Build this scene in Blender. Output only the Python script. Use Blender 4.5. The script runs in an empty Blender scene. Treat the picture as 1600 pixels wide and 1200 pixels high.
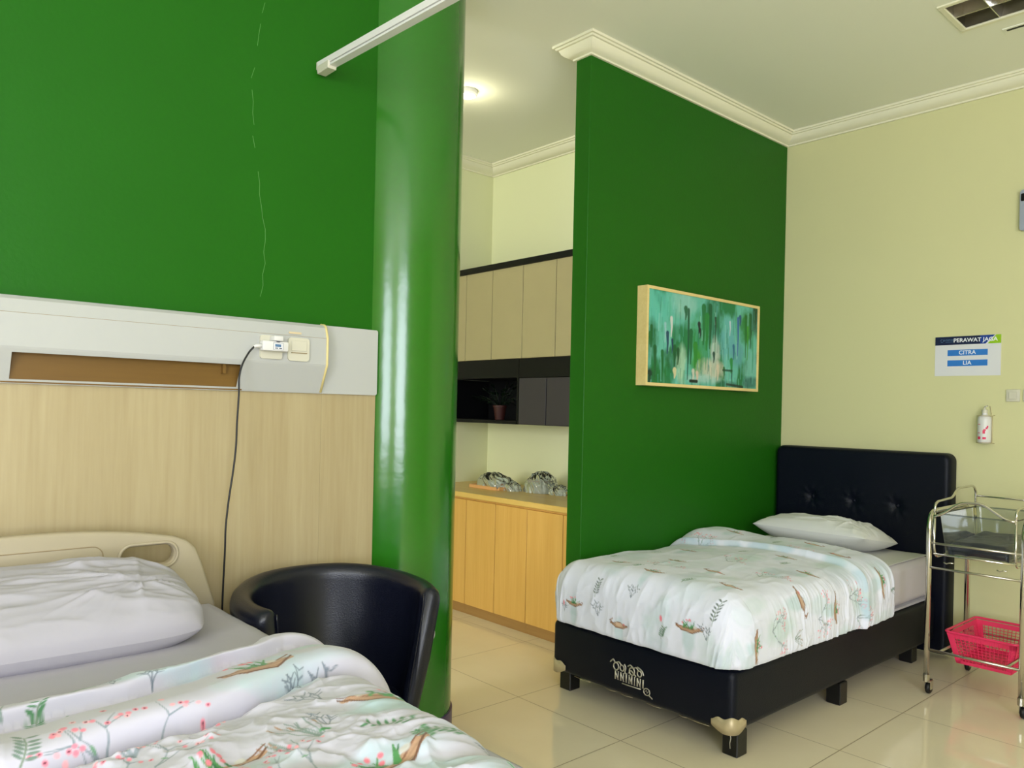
import bpy, bmesh, math, random
import numpy as np
from mathutils import Vector, Matrix

# ------------------------------------------------------------------ scene, camera, light
scn = bpy.context.scene
scn.view_settings.view_transform = 'Standard'
scn.view_settings.look = 'None'
scn.view_settings.gamma = 1.0
scn.view_settings.use_curve_mapping = False
scn.view_settings.exposure = -0.06
COL = scn.collection
PI = math.pi

EYE = 1.31
YAW, PITCH, ROLL, FPX = 0.839187, 0.0, 0.0219961, 1220.83
fw = Vector((math.cos(YAW) * math.cos(PITCH), math.sin(YAW) * math.cos(PITCH), math.sin(PITCH)))
rt = Vector((math.sin(YAW), -math.cos(YAW), 0.0))
up = rt.cross(fw)
r2 = rt * math.cos(ROLL) + up * math.sin(ROLL)
u2 = -rt * math.sin(ROLL) + up * math.cos(ROLL)
cam_data = bpy.data.cameras.new('camera')
cam = bpy.data.objects.new('camera', cam_data)
COL.objects.link(cam)
M3 = Matrix((r2, u2, -fw)).transposed()
cam.matrix_world = Matrix.Translation((0, 0, EYE)) @ M3.to_4x4()
cam_data.sensor_fit = 'HORIZONTAL'
cam_data.sensor_width = 36.0
cam_data.lens = FPX / 1600 * 36.0
cam_data.shift_y = 40.1 / 1600
cam_data.clip_start = 0.02
scn.camera = cam

world = bpy.data.worlds.new('daylight')
scn.world = world
world.use_nodes = True
bg = world.node_tree.nodes['Background']
bg.inputs[0].default_value = (0.75, 0.87, 1.0, 1)
bg.inputs[1].default_value = 1.0


def area(name, loc, target, sx, sy, power, color):
    l = bpy.data.lights.new(name, 'AREA')
    l.shape = 'RECTANGLE'
    l.size, l.size_y = sx, sy
    l.energy = power
    l.color = color
    o = bpy.data.objects.new(name, l)
    COL.objects.link(o)
    o.location = loc
    d = Vector(target) - Vector(loc)
    o.rotation_euler = d.to_track_quat('-Z', 'Y').to_euler()
    return o


# daylight through the big window behind the camera and the side window
area('daylight_back_window', (-1.0, -3.17, 1.72), (-1.0, 0, 1.72), 1.9, 2.1, 180, (0.84, 0.88, 1.0))
area('daylight_side_window', (-3.46, -1.9, 1.75), (0, -1.9, 1.75), 2.2, 2.0, 190, (0.84, 0.88, 1.0))
area('added_passage_daylight', (-3.46, 3.6, 1.75), (0, 3.6, 1.75), 1.3, 2.0, 155, (0.97, 0.97, 0.92))  # added light from an unseen passage end, brightens the pantry cupboards


# ------------------------------------------------------------------ materials
def lin(c):
    return tuple(((x / 255) / 12.92 if x / 255 <= 0.04045 else ((x / 255 + 0.055) / 1.055) ** 2.4) for x in c)


class NT:
    def __init__(self, m):
        self.t = m.node_tree
        self.b = self.t.nodes['Principled BSDF']

    def n(self, kind, **kw):
        nd = self.t.nodes.new(kind)
        for k, v in kw.items():
            if k.startswith('i_'):
                key = k[2:]
                key = int(key) if key.isdigit() else key.replace('_', ' ')
                nd.inputs[key].default_value = v
            else:
                setattr(nd, k, v)
        return nd

    def l(self, a, b):
        self.t.links.new(a, b)


def mat(name, rgb, rough=0.6, metal=0.0, spec=0.5, var=0.0, vscale=6.0, bump=0.0, bscale=40.0, coat=0.0,
        trans=0.0, ior=1.45, stretch=(1, 1, 1), rvar=0.0, sheen=0.0):
    m = bpy.data.materials.new(name)
    m.use_nodes = True
    N = NT(m)
    b = N.b
    c = lin(rgb)
    b.inputs['Base Color'].default_value = (*c, 1)
    b.inputs['Roughness'].default_value = rough
    b.inputs['Metallic'].default_value = metal
    b.inputs['Specular IOR Level'].default_value = spec
    b.inputs['IOR'].default_value = ior
    b.inputs['Coat Weight'].default_value = coat
    b.inputs['Coat Roughness'].default_value = 0.15
    b.inputs['Transmission Weight'].default_value = trans
    b.inputs['Sheen Weight'].default_value = sheen
    tc = N.n('ShaderNodeTexCoord')
    mp = N.n('ShaderNodeMapping', i_Scale=stretch)
    N.l(tc.outputs['Object'], mp.inputs['Vector'])
    if var > 0 or rvar > 0:
        no = N.n('ShaderNodeTexNoise', i_Scale=vscale, i_Detail=4.0)
        N.l(mp.outputs[0], no.inputs['Vector'])
        if var > 0:
            mx = N.n('ShaderNodeMix', data_type='RGBA')
            mx.inputs[6].default_value = (*[x * (1 - var) for x in c], 1)
            mx.inputs[7].default_value = (*[min(1, x * (1 + var)) for x in c], 1)
            N.l(no.outputs['Fac'], mx.inputs[0])
            N.l(mx.outputs[2], b.inputs['Base Color'])
        if rvar > 0:
            mr = N.n('ShaderNodeMapRange', i_3=max(0.02, rough - rvar), i_4=rough + rvar)
            N.l(no.outputs['Fac'], mr.inputs[0])
            N.l(mr.outputs[0], b.inputs['Roughness'])
    if bump > 0:
        nb = N.n('ShaderNodeTexNoise', i_Scale=bscale, i_Detail=3.0)
        N.l(mp.outputs[0], nb.inputs['Vector'])
        bp = N.n('ShaderNodeBump', i_Strength=bump, i_Distance=0.01)
        N.l(nb.outputs['Fac'], bp.inputs['Height'])
        N.l(bp.outputs[0], b.inputs['Normal'])
    return m


def wood(name, c1, c2, axis='z', rough=0.45, scale=1.0, spec=0.4):
    """straight fine grain running along one axis"""
    m = bpy.data.materials.new(name)
    m.use_nodes = True
    N = NT(m)
    b = N.b
    b.inputs['Roughness'].default_value = rough
    b.inputs['Specular IOR Level'].default_value = spec
    tc = N.n('ShaderNodeTexCoord')
    st = {'z': (14, 14, 0.7), 'x': (0.7, 14, 14), 'y': (14, 0.7, 14)}[axis]
    mp = N.n('ShaderNodeMapping', i_Scale=tuple(s * scale for s in st))
    N.l(tc.outputs['Object'], mp.inputs['Vector'])
    n1 = N.n('ShaderNodeTexNoise', i_Scale=1.0, i_Detail=6.0, i_Roughness=0.65)
    N.l(mp.outputs[0], n1.inputs['Vector'])
    mp2 = N.n('ShaderNodeMapping', i_Scale=tuple(s * scale * 6 for s in st))
    N.l(tc.outputs['Object'], mp2.inputs['Vector'])
    n2 = N.n('ShaderNodeTexNoise', i_Scale=1.0, i_Detail=3.0)
    N.l(mp2.outputs[0], n2.inputs['Vector'])
    ad = N.n('ShaderNodeMath', operation='MULTIPLY_ADD', i_1=0.45)
    N.l(n2.outputs['Fac'], ad.inputs[0])
    N.l(n1.outputs['Fac'], ad.inputs[2])
    mr = N.n('ShaderNodeMapRange', i_1=0.45, i_2=1.0)
    N.l(ad.outputs[0], mr.inputs[0])
    mx = N.n('ShaderNodeMix', data_type='RGBA')
    mx.inputs[6].default_value = (*lin(c1), 1)
    mx.inputs[7].default_value = (*lin(c2), 1)
    N.l(mr.outputs[0], mx.inputs[0])
    N.l(mx.outputs[2], b.inputs['Base Color'])
    return m


def vcol_mat(name, rough=0.75, bump=0.05, bscale=500, spec=0.3, sheen=0.15):
    m = bpy.data.materials.new(name)
    m.use_nodes = True
    N = NT(m)
    at = N.n('ShaderNodeVertexColor', layer_name='Print')
    N.l(at.outputs['Color'], N.b.inputs['Base Color'])
    N.b.inputs['Roughness'].default_value = rough
    N.b.inputs['Specular IOR Level'].default_value = spec
    N.b.inputs['Sheen Weight'].default_value = sheen
    tc = N.n('ShaderNodeTexCoord')
    nb = N.n('ShaderNodeTexNoise', i_Scale=bscale, i_Detail=2.0)
    N.l(tc.outputs['Object'], nb.inputs['Vector'])
    bp = N.n('ShaderNodeBump', i_Strength=bump, i_Distance=0.002)
    N.l(nb.outputs['Fac'], bp.inputs['Height'])
    N.l(bp.outputs[0], N.b.inputs['Normal'])
    return m


def floor_mat():
    m = bpy.data.materials.new('polished_floor_tiles')
    m.use_nodes = True
    N = NT(m)
    b = N.b
    tc = N.n('ShaderNodeTexCoord')
    sp = N.n('ShaderNodeSeparateXYZ')
    N.l(tc.outputs['Object'], sp.inputs[0])
    outs = []
    for ax, off in ((0, 2.425), (1, 1.405)):
        s = N.n('ShaderNodeMath', operation='SUBTRACT', i_1=off)
        N.l(sp.outputs[ax], s.inputs[0])
        d = N.n('ShaderNodeMath', operation='DIVIDE', i_1=0.605)
        N.l(s.outputs[0], d.inputs[0])
        p = N.n('ShaderNodeMath', operation='PINGPONG', i_1=0.5)
        N.l(d.outputs[0], p.inputs[0])
        outs.append(p)
    mn = N.n('ShaderNodeMath', operation='MINIMUM')
    N.l(outs[0].outputs[0], mn.inputs[0])
    N.l(outs[1].outputs[0], mn.inputs[1])
    mr = N.n('ShaderNodeMapRange', i_1=0.0022, i_2=0.0042)
    N.l(mn.outputs[0], mr.inputs[0])
    no = N.n('ShaderNodeTexNoise', i_Scale=5.0, i_Detail=5.0)
    N.l(tc.outputs['Object'], no.inputs['Vector'])
    c1 = N.n('ShaderNodeMix', data_type='RGBA')
    c1.inputs[6].default_value = (*lin((238, 224, 194)), 1)
    c1.inputs[7].default_value = (*lin((246, 234, 206)), 1)
    N.l(no.outputs['Fac'], c1.inputs[0])
    c2 = N.n('ShaderNodeMix', data_type='RGBA')
    c2.inputs[6].default_value = (*lin((150, 132, 100)), 1)
    N.l(c1.outputs[2], c2.inputs[7])
    N.l(mr.outputs[0], c2.inputs[0])
    N.l(c2.outputs[2], b.inputs['Base Color'])
    rr = N.n('ShaderNodeMapRange', i_3=0.5, i_4=0.07)
    N.l(mr.outputs[0], rr.inputs[0])
    N.l(rr.outputs[0], b.inputs['Roughness'])
    b.inputs['Specular IOR Level'].default_value = 0.95
    return m


GREEN = (30, 96, 16)
M = dict(
    green=mat('glossy_green_paint', GREEN, 0.42, spec=0.2, var=0.05, vscale=3, bump=0.06, bscale=60),
    green_col=mat('glossy_green_column_paint', (38, 108, 21), 0.17, spec=0.85, var=0.05, vscale=4, bump=0.07, bscale=16, rvar=0.03),
    cream=mat('cream_wall_paint', (215, 212, 163), 0.6, spec=0.3, var=0.02, vscale=2, bump=0.03, bscale=80),
    cream_pale=mat('pale_cream_wall_paint', (232, 233, 192), 0.6, spec=0.3),
    ceiling=mat('ceiling_paint', (243, 243, 228), 0.75, spec=0.2),
    crown=mat('crown_plaster', (236, 232, 206), 0.6, spec=0.3),
    skirt=mat('purple_skirting_paint', (74, 56, 96), 0.35),
    floor=floor_mat(),
    white=mat('white_plastic', (224, 222, 220), 0.35, spec=0.45),
    white_pl=mat('aged_white_laminate', (184, 185, 182), 0.4, spec=0.4, var=0.02, vscale=5),
    ivory=mat('ivory_plastic', (208, 204, 186), 0.35),
    yellow_strip=mat('yellowed_edge_trim', (222, 204, 140), 0.45),
    panel_wood=wood('pale_maple_board', (166, 148, 110), (182, 167, 130), 'z', 0.42),
    slot=wood('brown_slot_board', (100, 70, 22), (124, 92, 36), 'x', 0.5, 0.4),
    oak=wood('honey_oak_board', (208, 158, 78), (222, 176, 96), 'z', 0.4),
    oak_top=wood('honey_oak_worktop', (214, 174, 92), (228, 192, 110), 'y', 0.3),
    oak_dark=wood('plinth_board', (150, 112, 60), (165, 126, 72), 'y', 0.5),
    taupe=mat('taupe_cabinet_laminate', (172, 160, 120), 0.45, var=0.03, vscale=8),
    taupe_edge=mat('shadow_gap_brown', (70, 56, 36), 0.7),
    black=mat('black_laminate', (14, 14, 16), 0.35, spec=0.3),
    charcoal=mat('charcoal_door_laminate', (58, 54, 58), 0.4),
    navy=mat('navy_leatherette', (10, 14, 27), 0.42, spec=0.22, bump=0.12, bscale=220, rvar=0.05),
    chair=mat('midnight_leather', (13, 16, 32), 0.30, spec=0.55, bump=0.10, bscale=260, rvar=0.04),
    black_leg=mat('black_block_plastic', (12, 12, 13), 0.4),
    bracket=mat('worn_champagne_metal', (196, 180, 146), 0.42, metal=0.35, var=0.12, vscale=40),
    silver=mat('silver_emblem', (196, 190, 176), 0.35, metal=0.6),
    chrome=mat('polished_chrome', (214, 210, 204), 0.12, metal=1.0),
    steel=mat('satin_steel', (190, 186, 176), 0.28, metal=1.0),
    rubber=mat('black_rubber', (16, 16, 16), 0.5),
    pink=mat('pink_plastic', (232, 52, 98), 0.35, spec=0.5),
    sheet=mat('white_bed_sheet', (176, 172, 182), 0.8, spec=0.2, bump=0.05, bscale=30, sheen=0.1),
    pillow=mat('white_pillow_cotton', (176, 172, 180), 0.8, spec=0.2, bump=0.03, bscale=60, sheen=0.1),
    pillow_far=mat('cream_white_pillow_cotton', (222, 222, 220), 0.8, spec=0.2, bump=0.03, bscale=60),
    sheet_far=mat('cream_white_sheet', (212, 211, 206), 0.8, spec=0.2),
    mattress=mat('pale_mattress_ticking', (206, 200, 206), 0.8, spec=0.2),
    beige=mat('beige_moulded_plastic', (176, 164, 138), 0.42, spec=0.45),
    groove=mat('beige_shadow_groove', (150, 132, 98), 0.5),
    dark_navy=mat('navy_mattress_vinyl', (34, 42, 58), 0.35, bump=0.3, bscale=12),
    print=vcol_mat('printed_cotton'),
    canvas=vcol_mat('painted_canvas', 0.45, 0.1, 150, 0.4, 0),
    frame_wood=wood('blond_wood_frame', (226, 198, 130), (240, 216, 152), 'x', 0.4),
    cord=mat('black_cable', (14, 14, 16), 0.4),
    paper=mat('sign_paper', (222, 222, 226), 0.5),
    sign_navy=mat('sign_navy_ink', (14, 26, 66), 0.4),
    sign_blue=mat('sign_mid_blue_ink', (22, 62, 150), 0.4),
    sign_sky=mat('sign_sky_blue_ink', (48, 122, 206), 0.4),
    sign_lime=mat('sign_lime_ink', (150, 196, 24), 0.4),
    sign_white=mat('sign_white_ink', (240, 242, 248), 0.4),
    sign_dim=mat('sign_dim_blue_ink', (84, 120, 160), 0.4),
    label_pink=mat('label_pink_ink', (222, 52, 96), 0.4),
    crack=mat('pale_hairline_filler', (84, 140, 66), 0.6),
    leaf=mat('dark_glossy_leaf', (10, 30, 12), 0.4, var=0.3, vscale=30),
    terracotta=mat('dark_terracotta', (62, 22, 16), 0.6),
    soil=mat('potting_soil', (40, 28, 18), 0.9),
    tray=mat('tan_tray', (222, 168, 106), 0.5),
    bowl=mat('grey_bowl', (150, 146, 132), 0.35),
    greyblue=mat('pale_grey_blue_plastic', (156, 164, 178), 0.4),
    glass_win=mat('window_glass', (255, 255, 255), 0.0, trans=1.0, ior=1.1),
    alu=mat('white_aluminium', (230, 230, 226), 0.35),
    stain=mat('old_tape_stain', (214, 196, 160), 0.5),
)


def clear_mat(name, tint, mixfac, rough=0.05):
    """thin clear plastic: mostly see-through with a glossy surface"""
    m = bpy.data.materials.new(name)
    m.use_nodes = True
    t = m.node_tree
    t.nodes.clear()
    out = t.nodes.new('ShaderNodeOutputMaterial')
    tr = t.nodes.new('ShaderNodeBsdfTransparent')
    tr.inputs[0].default_value = (*lin(tint), 1)
    gl = t.nodes.new('ShaderNodeBsdfGlossy')
    gl.inputs['Roughness'].default_value = rough
    df = t.nodes.new('ShaderNodeBsdfDiffuse')
    df.inputs[0].default_value = (*lin(tint), 1)
    fr = t.nodes.new('ShaderNodeFresnel')
    fr.inputs[0].default_value = 1.5
    m1 = t.nodes.new('ShaderNodeMixShader')
    m1.inputs[0].default_value = mixfac
    t.links.new(tr.outputs[0], m1.inputs[1])
    t.links.new(df.outputs[0], m1.inputs[2])
    m2 = t.nodes.new('ShaderNodeMixShader')
    t.links.new(fr.outputs[0], m2.inputs[0])
    t.links.new(m1.outputs[0], m2.inputs[1])
    t.links.new(gl.outputs[0], m2.inputs[2])
    t.links.new(m2.outputs[0], out.inputs[0])
    return m


M['acrylic'] = clear_mat('clear_acrylic', (226, 232, 236), 0.02)
M['wrap'] = clear_mat('crumpled_clear_film', (214, 222, 208), 0.42, 0.24)


def emis_mat(name, rgb, s):
    m = bpy.data.materials.new(name)
    m.use_nodes = True
    b = m.node_tree.nodes['Principled BSDF']
    b.inputs['Emission Color'].default_value = (*lin(rgb), 1)
    b.inputs['Emission Strength'].default_value = s
    return m


M['lamp'] = emis_mat('lit_lamp_glass', (255, 250, 235), 14.0)


# ------------------------------------------------------------------ mesh helpers
def link(name, me, m, parent=None, smooth=False):
    if isinstance(m, (list, tuple)):
        for k in m:
            me.materials.append(k)
    else:
        me.materials.append(m)
    if smooth:
        me.polygons.foreach_set('use_smooth', [True] * len(me.polygons))
    me.update()
    o = bpy.data.objects.new(name, me)
    COL.objects.link(o)
    if parent is not None:
        o.parent = parent
        o.matrix_parent_inverse = Matrix.Translation(-Vector(parent_loc(parent)))
    return o


def parent_loc(p):
    v = Vector(p.location)
    while p.parent is not None:
        p = p.parent
        v = v + Vector(p.location) if False else v
    return v if True else v


def root(name, label, cat, loc, group=None):
    o = bpy.data.objects.new(name, None)
    o.empty_display_size = 0.1
    COL.objects.link(o)
    o.location = loc
    o['label'] = label
    o['category'] = cat
    if group:
        o['group'] = group
    return o


def tag(o, label, cat, group=None):
    o['label'] = label
    o['category'] = cat
    if group:
        o['group'] = group
    return o


def struct(o, label=None):
    o['kind'] = 'structure'
    if label:
        o['label'] = label
    return o


class MB:
    """collects shapes into one mesh"""

    def __init__(self):
        self.bm = bmesh.new()

    def box(self, x0, x1, y0, y1, z0, z1, bev=0.0, seg=2, mi=0):
        t = bmesh.new()
        r = bmesh.ops.create_cube(t, size=1.0)
        for v in t.verts:
            v.co = Vector(((x0 + x1) / 2 + v.co.x * (x1 - x0), (y0 + y1) / 2 + v.co.y * (y1 - y0), (z0 + z1) / 2 + v.co.z * (z1 - z0)))
        if bev > 0:
            bmesh.ops.bevel(t, geom=list(t.edges), offset=bev, segments=seg, profile=0.5, affect='EDGES')
        self.merge(t, mi)
        return self

    def merge(self, t, mi=0):
        me = bpy.data.meshes.new('tmp')
        for f in t.faces:
            f.material_index = mi
        t.to_mesh(me)
        t.free()
        self.bm.from_mesh(me)
        bpy.data.meshes.remove(me)

    def grid(self, P, closed_u=False, closed_v=False, mi=0, cap=False):
        """P: list of rows of points"""
        rows = [[self.bm.verts.new(p) for p in r] for r in P]
        nu, nv = len(rows), len(rows[0])
        for i in range(nu if closed_u else nu - 1):
            for j in range(nv if closed_v else nv - 1):
                a, b = rows[i], rows[(i + 1) % nu]
                try:
                    f = self.bm.faces.new((a[j], a[(j + 1) % nv], b[(j + 1) % nv], b[j]))
                    f.material_index = mi
                except ValueError:
                    pass
        if cap:
            for r in (rows[0], rows[-1]):
                try:
                    f = self.bm.faces.new(r)
                    f.material_index = mi
                except ValueError:
                    pass
        return rows

    def tube(self, pts, r, n=10, mi=0, radii=None, closed=False):
        pts = [Vector(p) for p in pts]
        rows = []
        prev = None
        N = len(pts)
        for i, p in enumerate(pts):
            a = pts[(i - 1) % N] if (i > 0 or closed) else p
            b = pts[(i + 1) % N] if (i < N - 1 or closed) else p
            t = (b - a).normalized()
            if prev is None:
                s = Vector((0, 0, 1)) if abs(t.z) < 0.9 else Vector((1, 0, 0))
                u = t.cross(s).normalized()
            else:
                u = (prev - t * prev.dot(t)).normalized()
            prev = u
            v = t.cross(u)
            rr = radii[i] if radii else r
            rows.append([p + (u * math.cos(2 * PI * k / n) + v * math.sin(2 * PI * k / n)) * rr for k in range(n)])
        self.grid(rows, closed_u=closed, closed_v=True, mi=mi, cap=not closed)
        return self

    def lathe(self, prof, c=(0, 0, 0), n=32, mi=0, axis='z', sx=1.0, sy=1.0, cap=True):
        rows = []
        for k in range(n):
            a = 2 * PI * k / n
            row = []
            for (r, z) in prof:
                x, y = r * math.cos(a) * sx, r * math.sin(a) * sy
                p = {'z': (x, y, z), 'x': (z, x, y), 'y': (x, z, y)}[axis]
                row.append(Vector(p) + Vector(c))
            rows.append(row)
        self.grid(rows, closed_u=True, mi=mi)
        bmesh.ops.remove_doubles(self.bm, verts=self.bm.verts, dist=1e-6)
        return self

    def prism(self, poly, plane, a, b, mi=0):
        """poly 2-D outline extruded between a and b along the remaining axis; plane 'xz','yz','xy'"""
        def P(u, v, w):
            return {'xz': (u, w, v), 'yz': (w, u, v), 'xy': (u, v, w)}[plane]
        A = [self.bm.verts.new(P(u, v, a)) for u, v in poly]
        B = [self.bm.verts.new(P(u, v, b)) for u, v in poly]
        n = len(poly)
        fs = [self.bm.faces.new(A), self.bm.faces.new(B[::-1])]
        for i in range(n):
            fs.append(self.bm.faces.new((A[i], B[i], B[(i + 1) % n], A[(i + 1) % n])))
        for f in fs:
            f.material_index = mi
        return self

    def build(self, name, m, parent=None, smooth=False, angle=None):
        bmesh.ops.recalc_face_normals(self.bm, faces=self.bm.faces)
        me = bpy.data.meshes.new(name)
        self.bm.to_mesh(me)
        self.bm.free()
        o = link(name, me, m, parent, smooth or angle is not None)
        if angle is not None:
            me.set_sharp_from_angle(angle=math.radians(angle))
        return o


def smooth_path(pts, n=6, closed=False):
    """Catmull-Rom"""
    P = [Vector(p) for p in pts]
    out = []
    N = len(P)
    rng = range(N) if closed else range(N - 1)
    for i in rng:
        p0 = P[(i - 1) % N] if (i > 0 or closed) else P[0] * 2 - P[1]
        p1, p2 = P[i], P[(i + 1) % N]
        p3 = P[(i + 2) % N] if (i + 2 < N or closed) else P[-1] * 2 - P[-2]
        for k in range(n):
            t = k / n
            out.append(0.5 * ((2 * p1) + (p2 - p0) * t + (2 * p0 - 5 * p1 + 4 * p2 - p3) * t * t + (3 * p1 - p0 - 3 * p2 + p3) * t ** 3))
    if not closed:
        out.append(P[-1])
    return out


def round_path(pts, r, n=6):
    """polyline with rounded corners of radius ~r"""
    P = [Vector(p) for p in pts]
    out = [P[0]]
    for i in range(1, len(P) - 1):
        a, b, c = P[i - 1], P[i], P[i + 1]
        d1, d2 = (a - b), (c - b)
        rr = min(r, d1.length * 0.49, d2.length * 0.49)
        s, e = b + d1.normalized() * rr, b + d2.normalized() * rr
        for k in range(n + 1):
            t = k / n
            out.append(s * (1 - t) ** 2 + b * 2 * t * (1 - t) + e * t * t)
    out.append(P[-1])
    return out


def rrect(x0, x1, y0, y1, r, n=6):
    out = []
    for cx, cy, a0 in ((x1 - r, y1 - r, 0), (x0 + r, y1 - r, 90), (x0 + r, y0 + r, 180), (x1 - r, y0 + r, 270)):
        for k in range(n + 1):
            a = math.radians(a0 + 90 * k / n)
            out.append((cx + r * math.cos(a), cy + r * math.sin(a)))
    return out


def grid_obj(name, P, m, parent=None, C=None, smooth=True):
    """P (ny,nx,3) numpy; C (ny,nx,3) linear colours"""
    ny, nx = P.shape[:2]
    me = bpy.data.meshes.new(name)
    idx = np.arange(ny * nx).reshape(ny, nx)
    q = np.stack([idx[:-1, :-1], idx[:-1, 1:], idx[1:, 1:], idx[1:, :-1]], -1).reshape(-1, 4)
    me.vertices.add(ny * nx)
    me.vertices.foreach_set('co', P.reshape(-1).astype(np.float32))
    me.loops.add(q.size)
    me.loops.foreach_set('vertex_index', q.reshape(-1).astype(np.int32))
    me.polygons.add(len(q))
    me.polygons.foreach_set('loop_start', np.arange(0, q.size, 4, dtype=np.int32))
    me.polygons.foreach_set('loop_total', np.full(len(q), 4, dtype=np.int32))
    me.update(calc_edges=True)
    me.validate()
    if C is not None:
        at = me.color_attributes.new('Print', 'FLOAT_COLOR', 'POINT')
        a = np.ones((ny * nx, 4), np.float32)
        a[:, :3] = C.reshape(-1, 3)
        at.data.foreach_set('color', a.reshape(-1))
    return link(name, me, m, parent, smooth)


# numpy noise
def _h(ix, iy, seed):
    n = (ix.astype(np.int64) * 374761393 + iy.astype(np.int64) * 668265263 + seed * 144665) & 0x7fffffff
    n = ((n ^ (n >> 13)) * 1274126177) & 0x7fffffff
    return ((n ^ (n >> 16)) & 0xffff) / 65535.0


def vn(x, y, seed=0):
    x, y = np.asarray(x, float), np.asarray(y, float)
    ix, iy = np.floor(x), np.floor(y)
    fx, fy = x - ix, y - iy
    fx, fy = fx * fx * (3 - 2 * fx), fy * fy * (3 - 2 * fy)
    a, b = _h(ix, iy, seed), _h(ix + 1, iy, seed)
    c, d = _h(ix, iy + 1, seed), _h(ix + 1, iy + 1, seed)
    return (a * (1 - fx) + b * fx) * (1 - fy) + (c * (1 - fx) + d * fx) * fy


def fbm(x, y, seed=0, oct=4):
    s, a, t = 0, 1.0, 0
    for k in range(oct):
        s = s + a * vn(x * 2 ** k, y * 2 ** k, seed + k * 17)
        t += a
        a *= 0.5
    return s / t


def ridged(x, y, seed=0, oct=3):
    s, a, t = 0, 1.0, 0
    for k in range(oct):
        s = s + a * (1 - np.abs(2 * vn(x * 2 ** k, y * 2 ** k, seed + k * 31) - 1))
        t += a
        a *= 0.5
    return s / t


def sst(e0, e1, x):
    t = np.clip((x - e0) / (e1 - e0), 0, 1)
    return t * t * (3 - 2 * t)


# ------------------------------------------------------------------ cloth painter (colours of the printed pattern)
class Paint:
    def __init__(self, U, V, base):
        self.U, self.V = U.ravel(), V.ravel()
        self.C = np.ones((self.U.size, 3)) * np.array(base)
        self.shape = U.shape

    def _apply(self, idx, a, col):
        a = a[:, None]
        self.C[idx] = self.C[idx] * (1 - a) + np.array(col) * a

    def _box(self, x0, x1, y0, y1):
        return np.nonzero((self.U >= x0) & (self.U <= x1) & (self.V >= y0) & (self.V <= y1))[0]

    def stroke(self, pts, w, rgb, a=1.0, soft=0.0015, taper=False):
        col = lin(rgb)
        pts = np.asarray(pts, float)
        W = max(w, 0.001)
        i = self._box(pts[:, 0].min() - W - soft, pts[:, 0].max() + W + soft, pts[:, 1].min() - W - soft, pts[:, 1].max() + W + soft)
        if not len(i):
            return
        x, y = self.U[i], self.V[i]
        best = np.full(len(i), 9.0)
        n = len(pts) - 1
        for k in range(n):
            ax, ay = pts[k]
            bx, by = pts[k + 1]
            dx, dy = bx - ax, by - ay
            L = dx * dx + dy * dy + 1e-12
            t = np.clip(((x - ax) * dx + (y - ay) * dy) / L, 0, 1)
            d = np.hypot(x - ax - t * dx, y - ay - t * dy)
            ww = W * (1 - 0.75 * (k + t) / n) if taper else W
            best = np.minimum(best, d - ww)
        al = np.clip(1 - (best + soft * 0.3) / soft, 0, 1) * a
        self._apply(i, al, col)

    def blob(self, cx, cy, rx, ry, ang, rgb, a=1.0, soft=0.25):
        col = lin(rgb)
        R = max(rx, ry) * (1 + soft)
        i = self._box(cx - R, cx + R, cy - R, cy + R)
        if not len(i):
            return
        x, y = self.U[i] - cx, self.V[i] - cy
        c, s = math.cos(ang), math.sin(ang)
        u, v = (x * c + y * s) / rx, (-x * s + y * c) / ry
        d = np.hypot(u, v)
        self._apply(i, np.clip((1 + soft - d) / (2 * soft), 0, 1) * a, col)

    def wash(self, cx, cy, rx, ry, rgb, a, seed):
        col = lin(rgb)
        R = 1.4
        i = self._box(cx - rx * R, cx + rx * R, cy - ry * R, cy + ry * R)
        if not len(i):
            return
        x, y = self.U[i] - cx, self.V[i] - cy
        d = np.hypot(x / rx, y / ry) + (fbm(self.U[i] * 18, self.V[i] * 18, seed) - 0.5) * 0.7
        al = np.clip((1 - d) * 2.2, 0, 1) * a * (0.6 + 0.8 * (fbm(self.U[i] * 40, self.V[i] * 12, seed + 3) - 0.2))
        self._apply(i, np.clip(al, 0, 1), col)

    def out(self):
        return self.C.reshape(*self.shape, 3)


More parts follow.
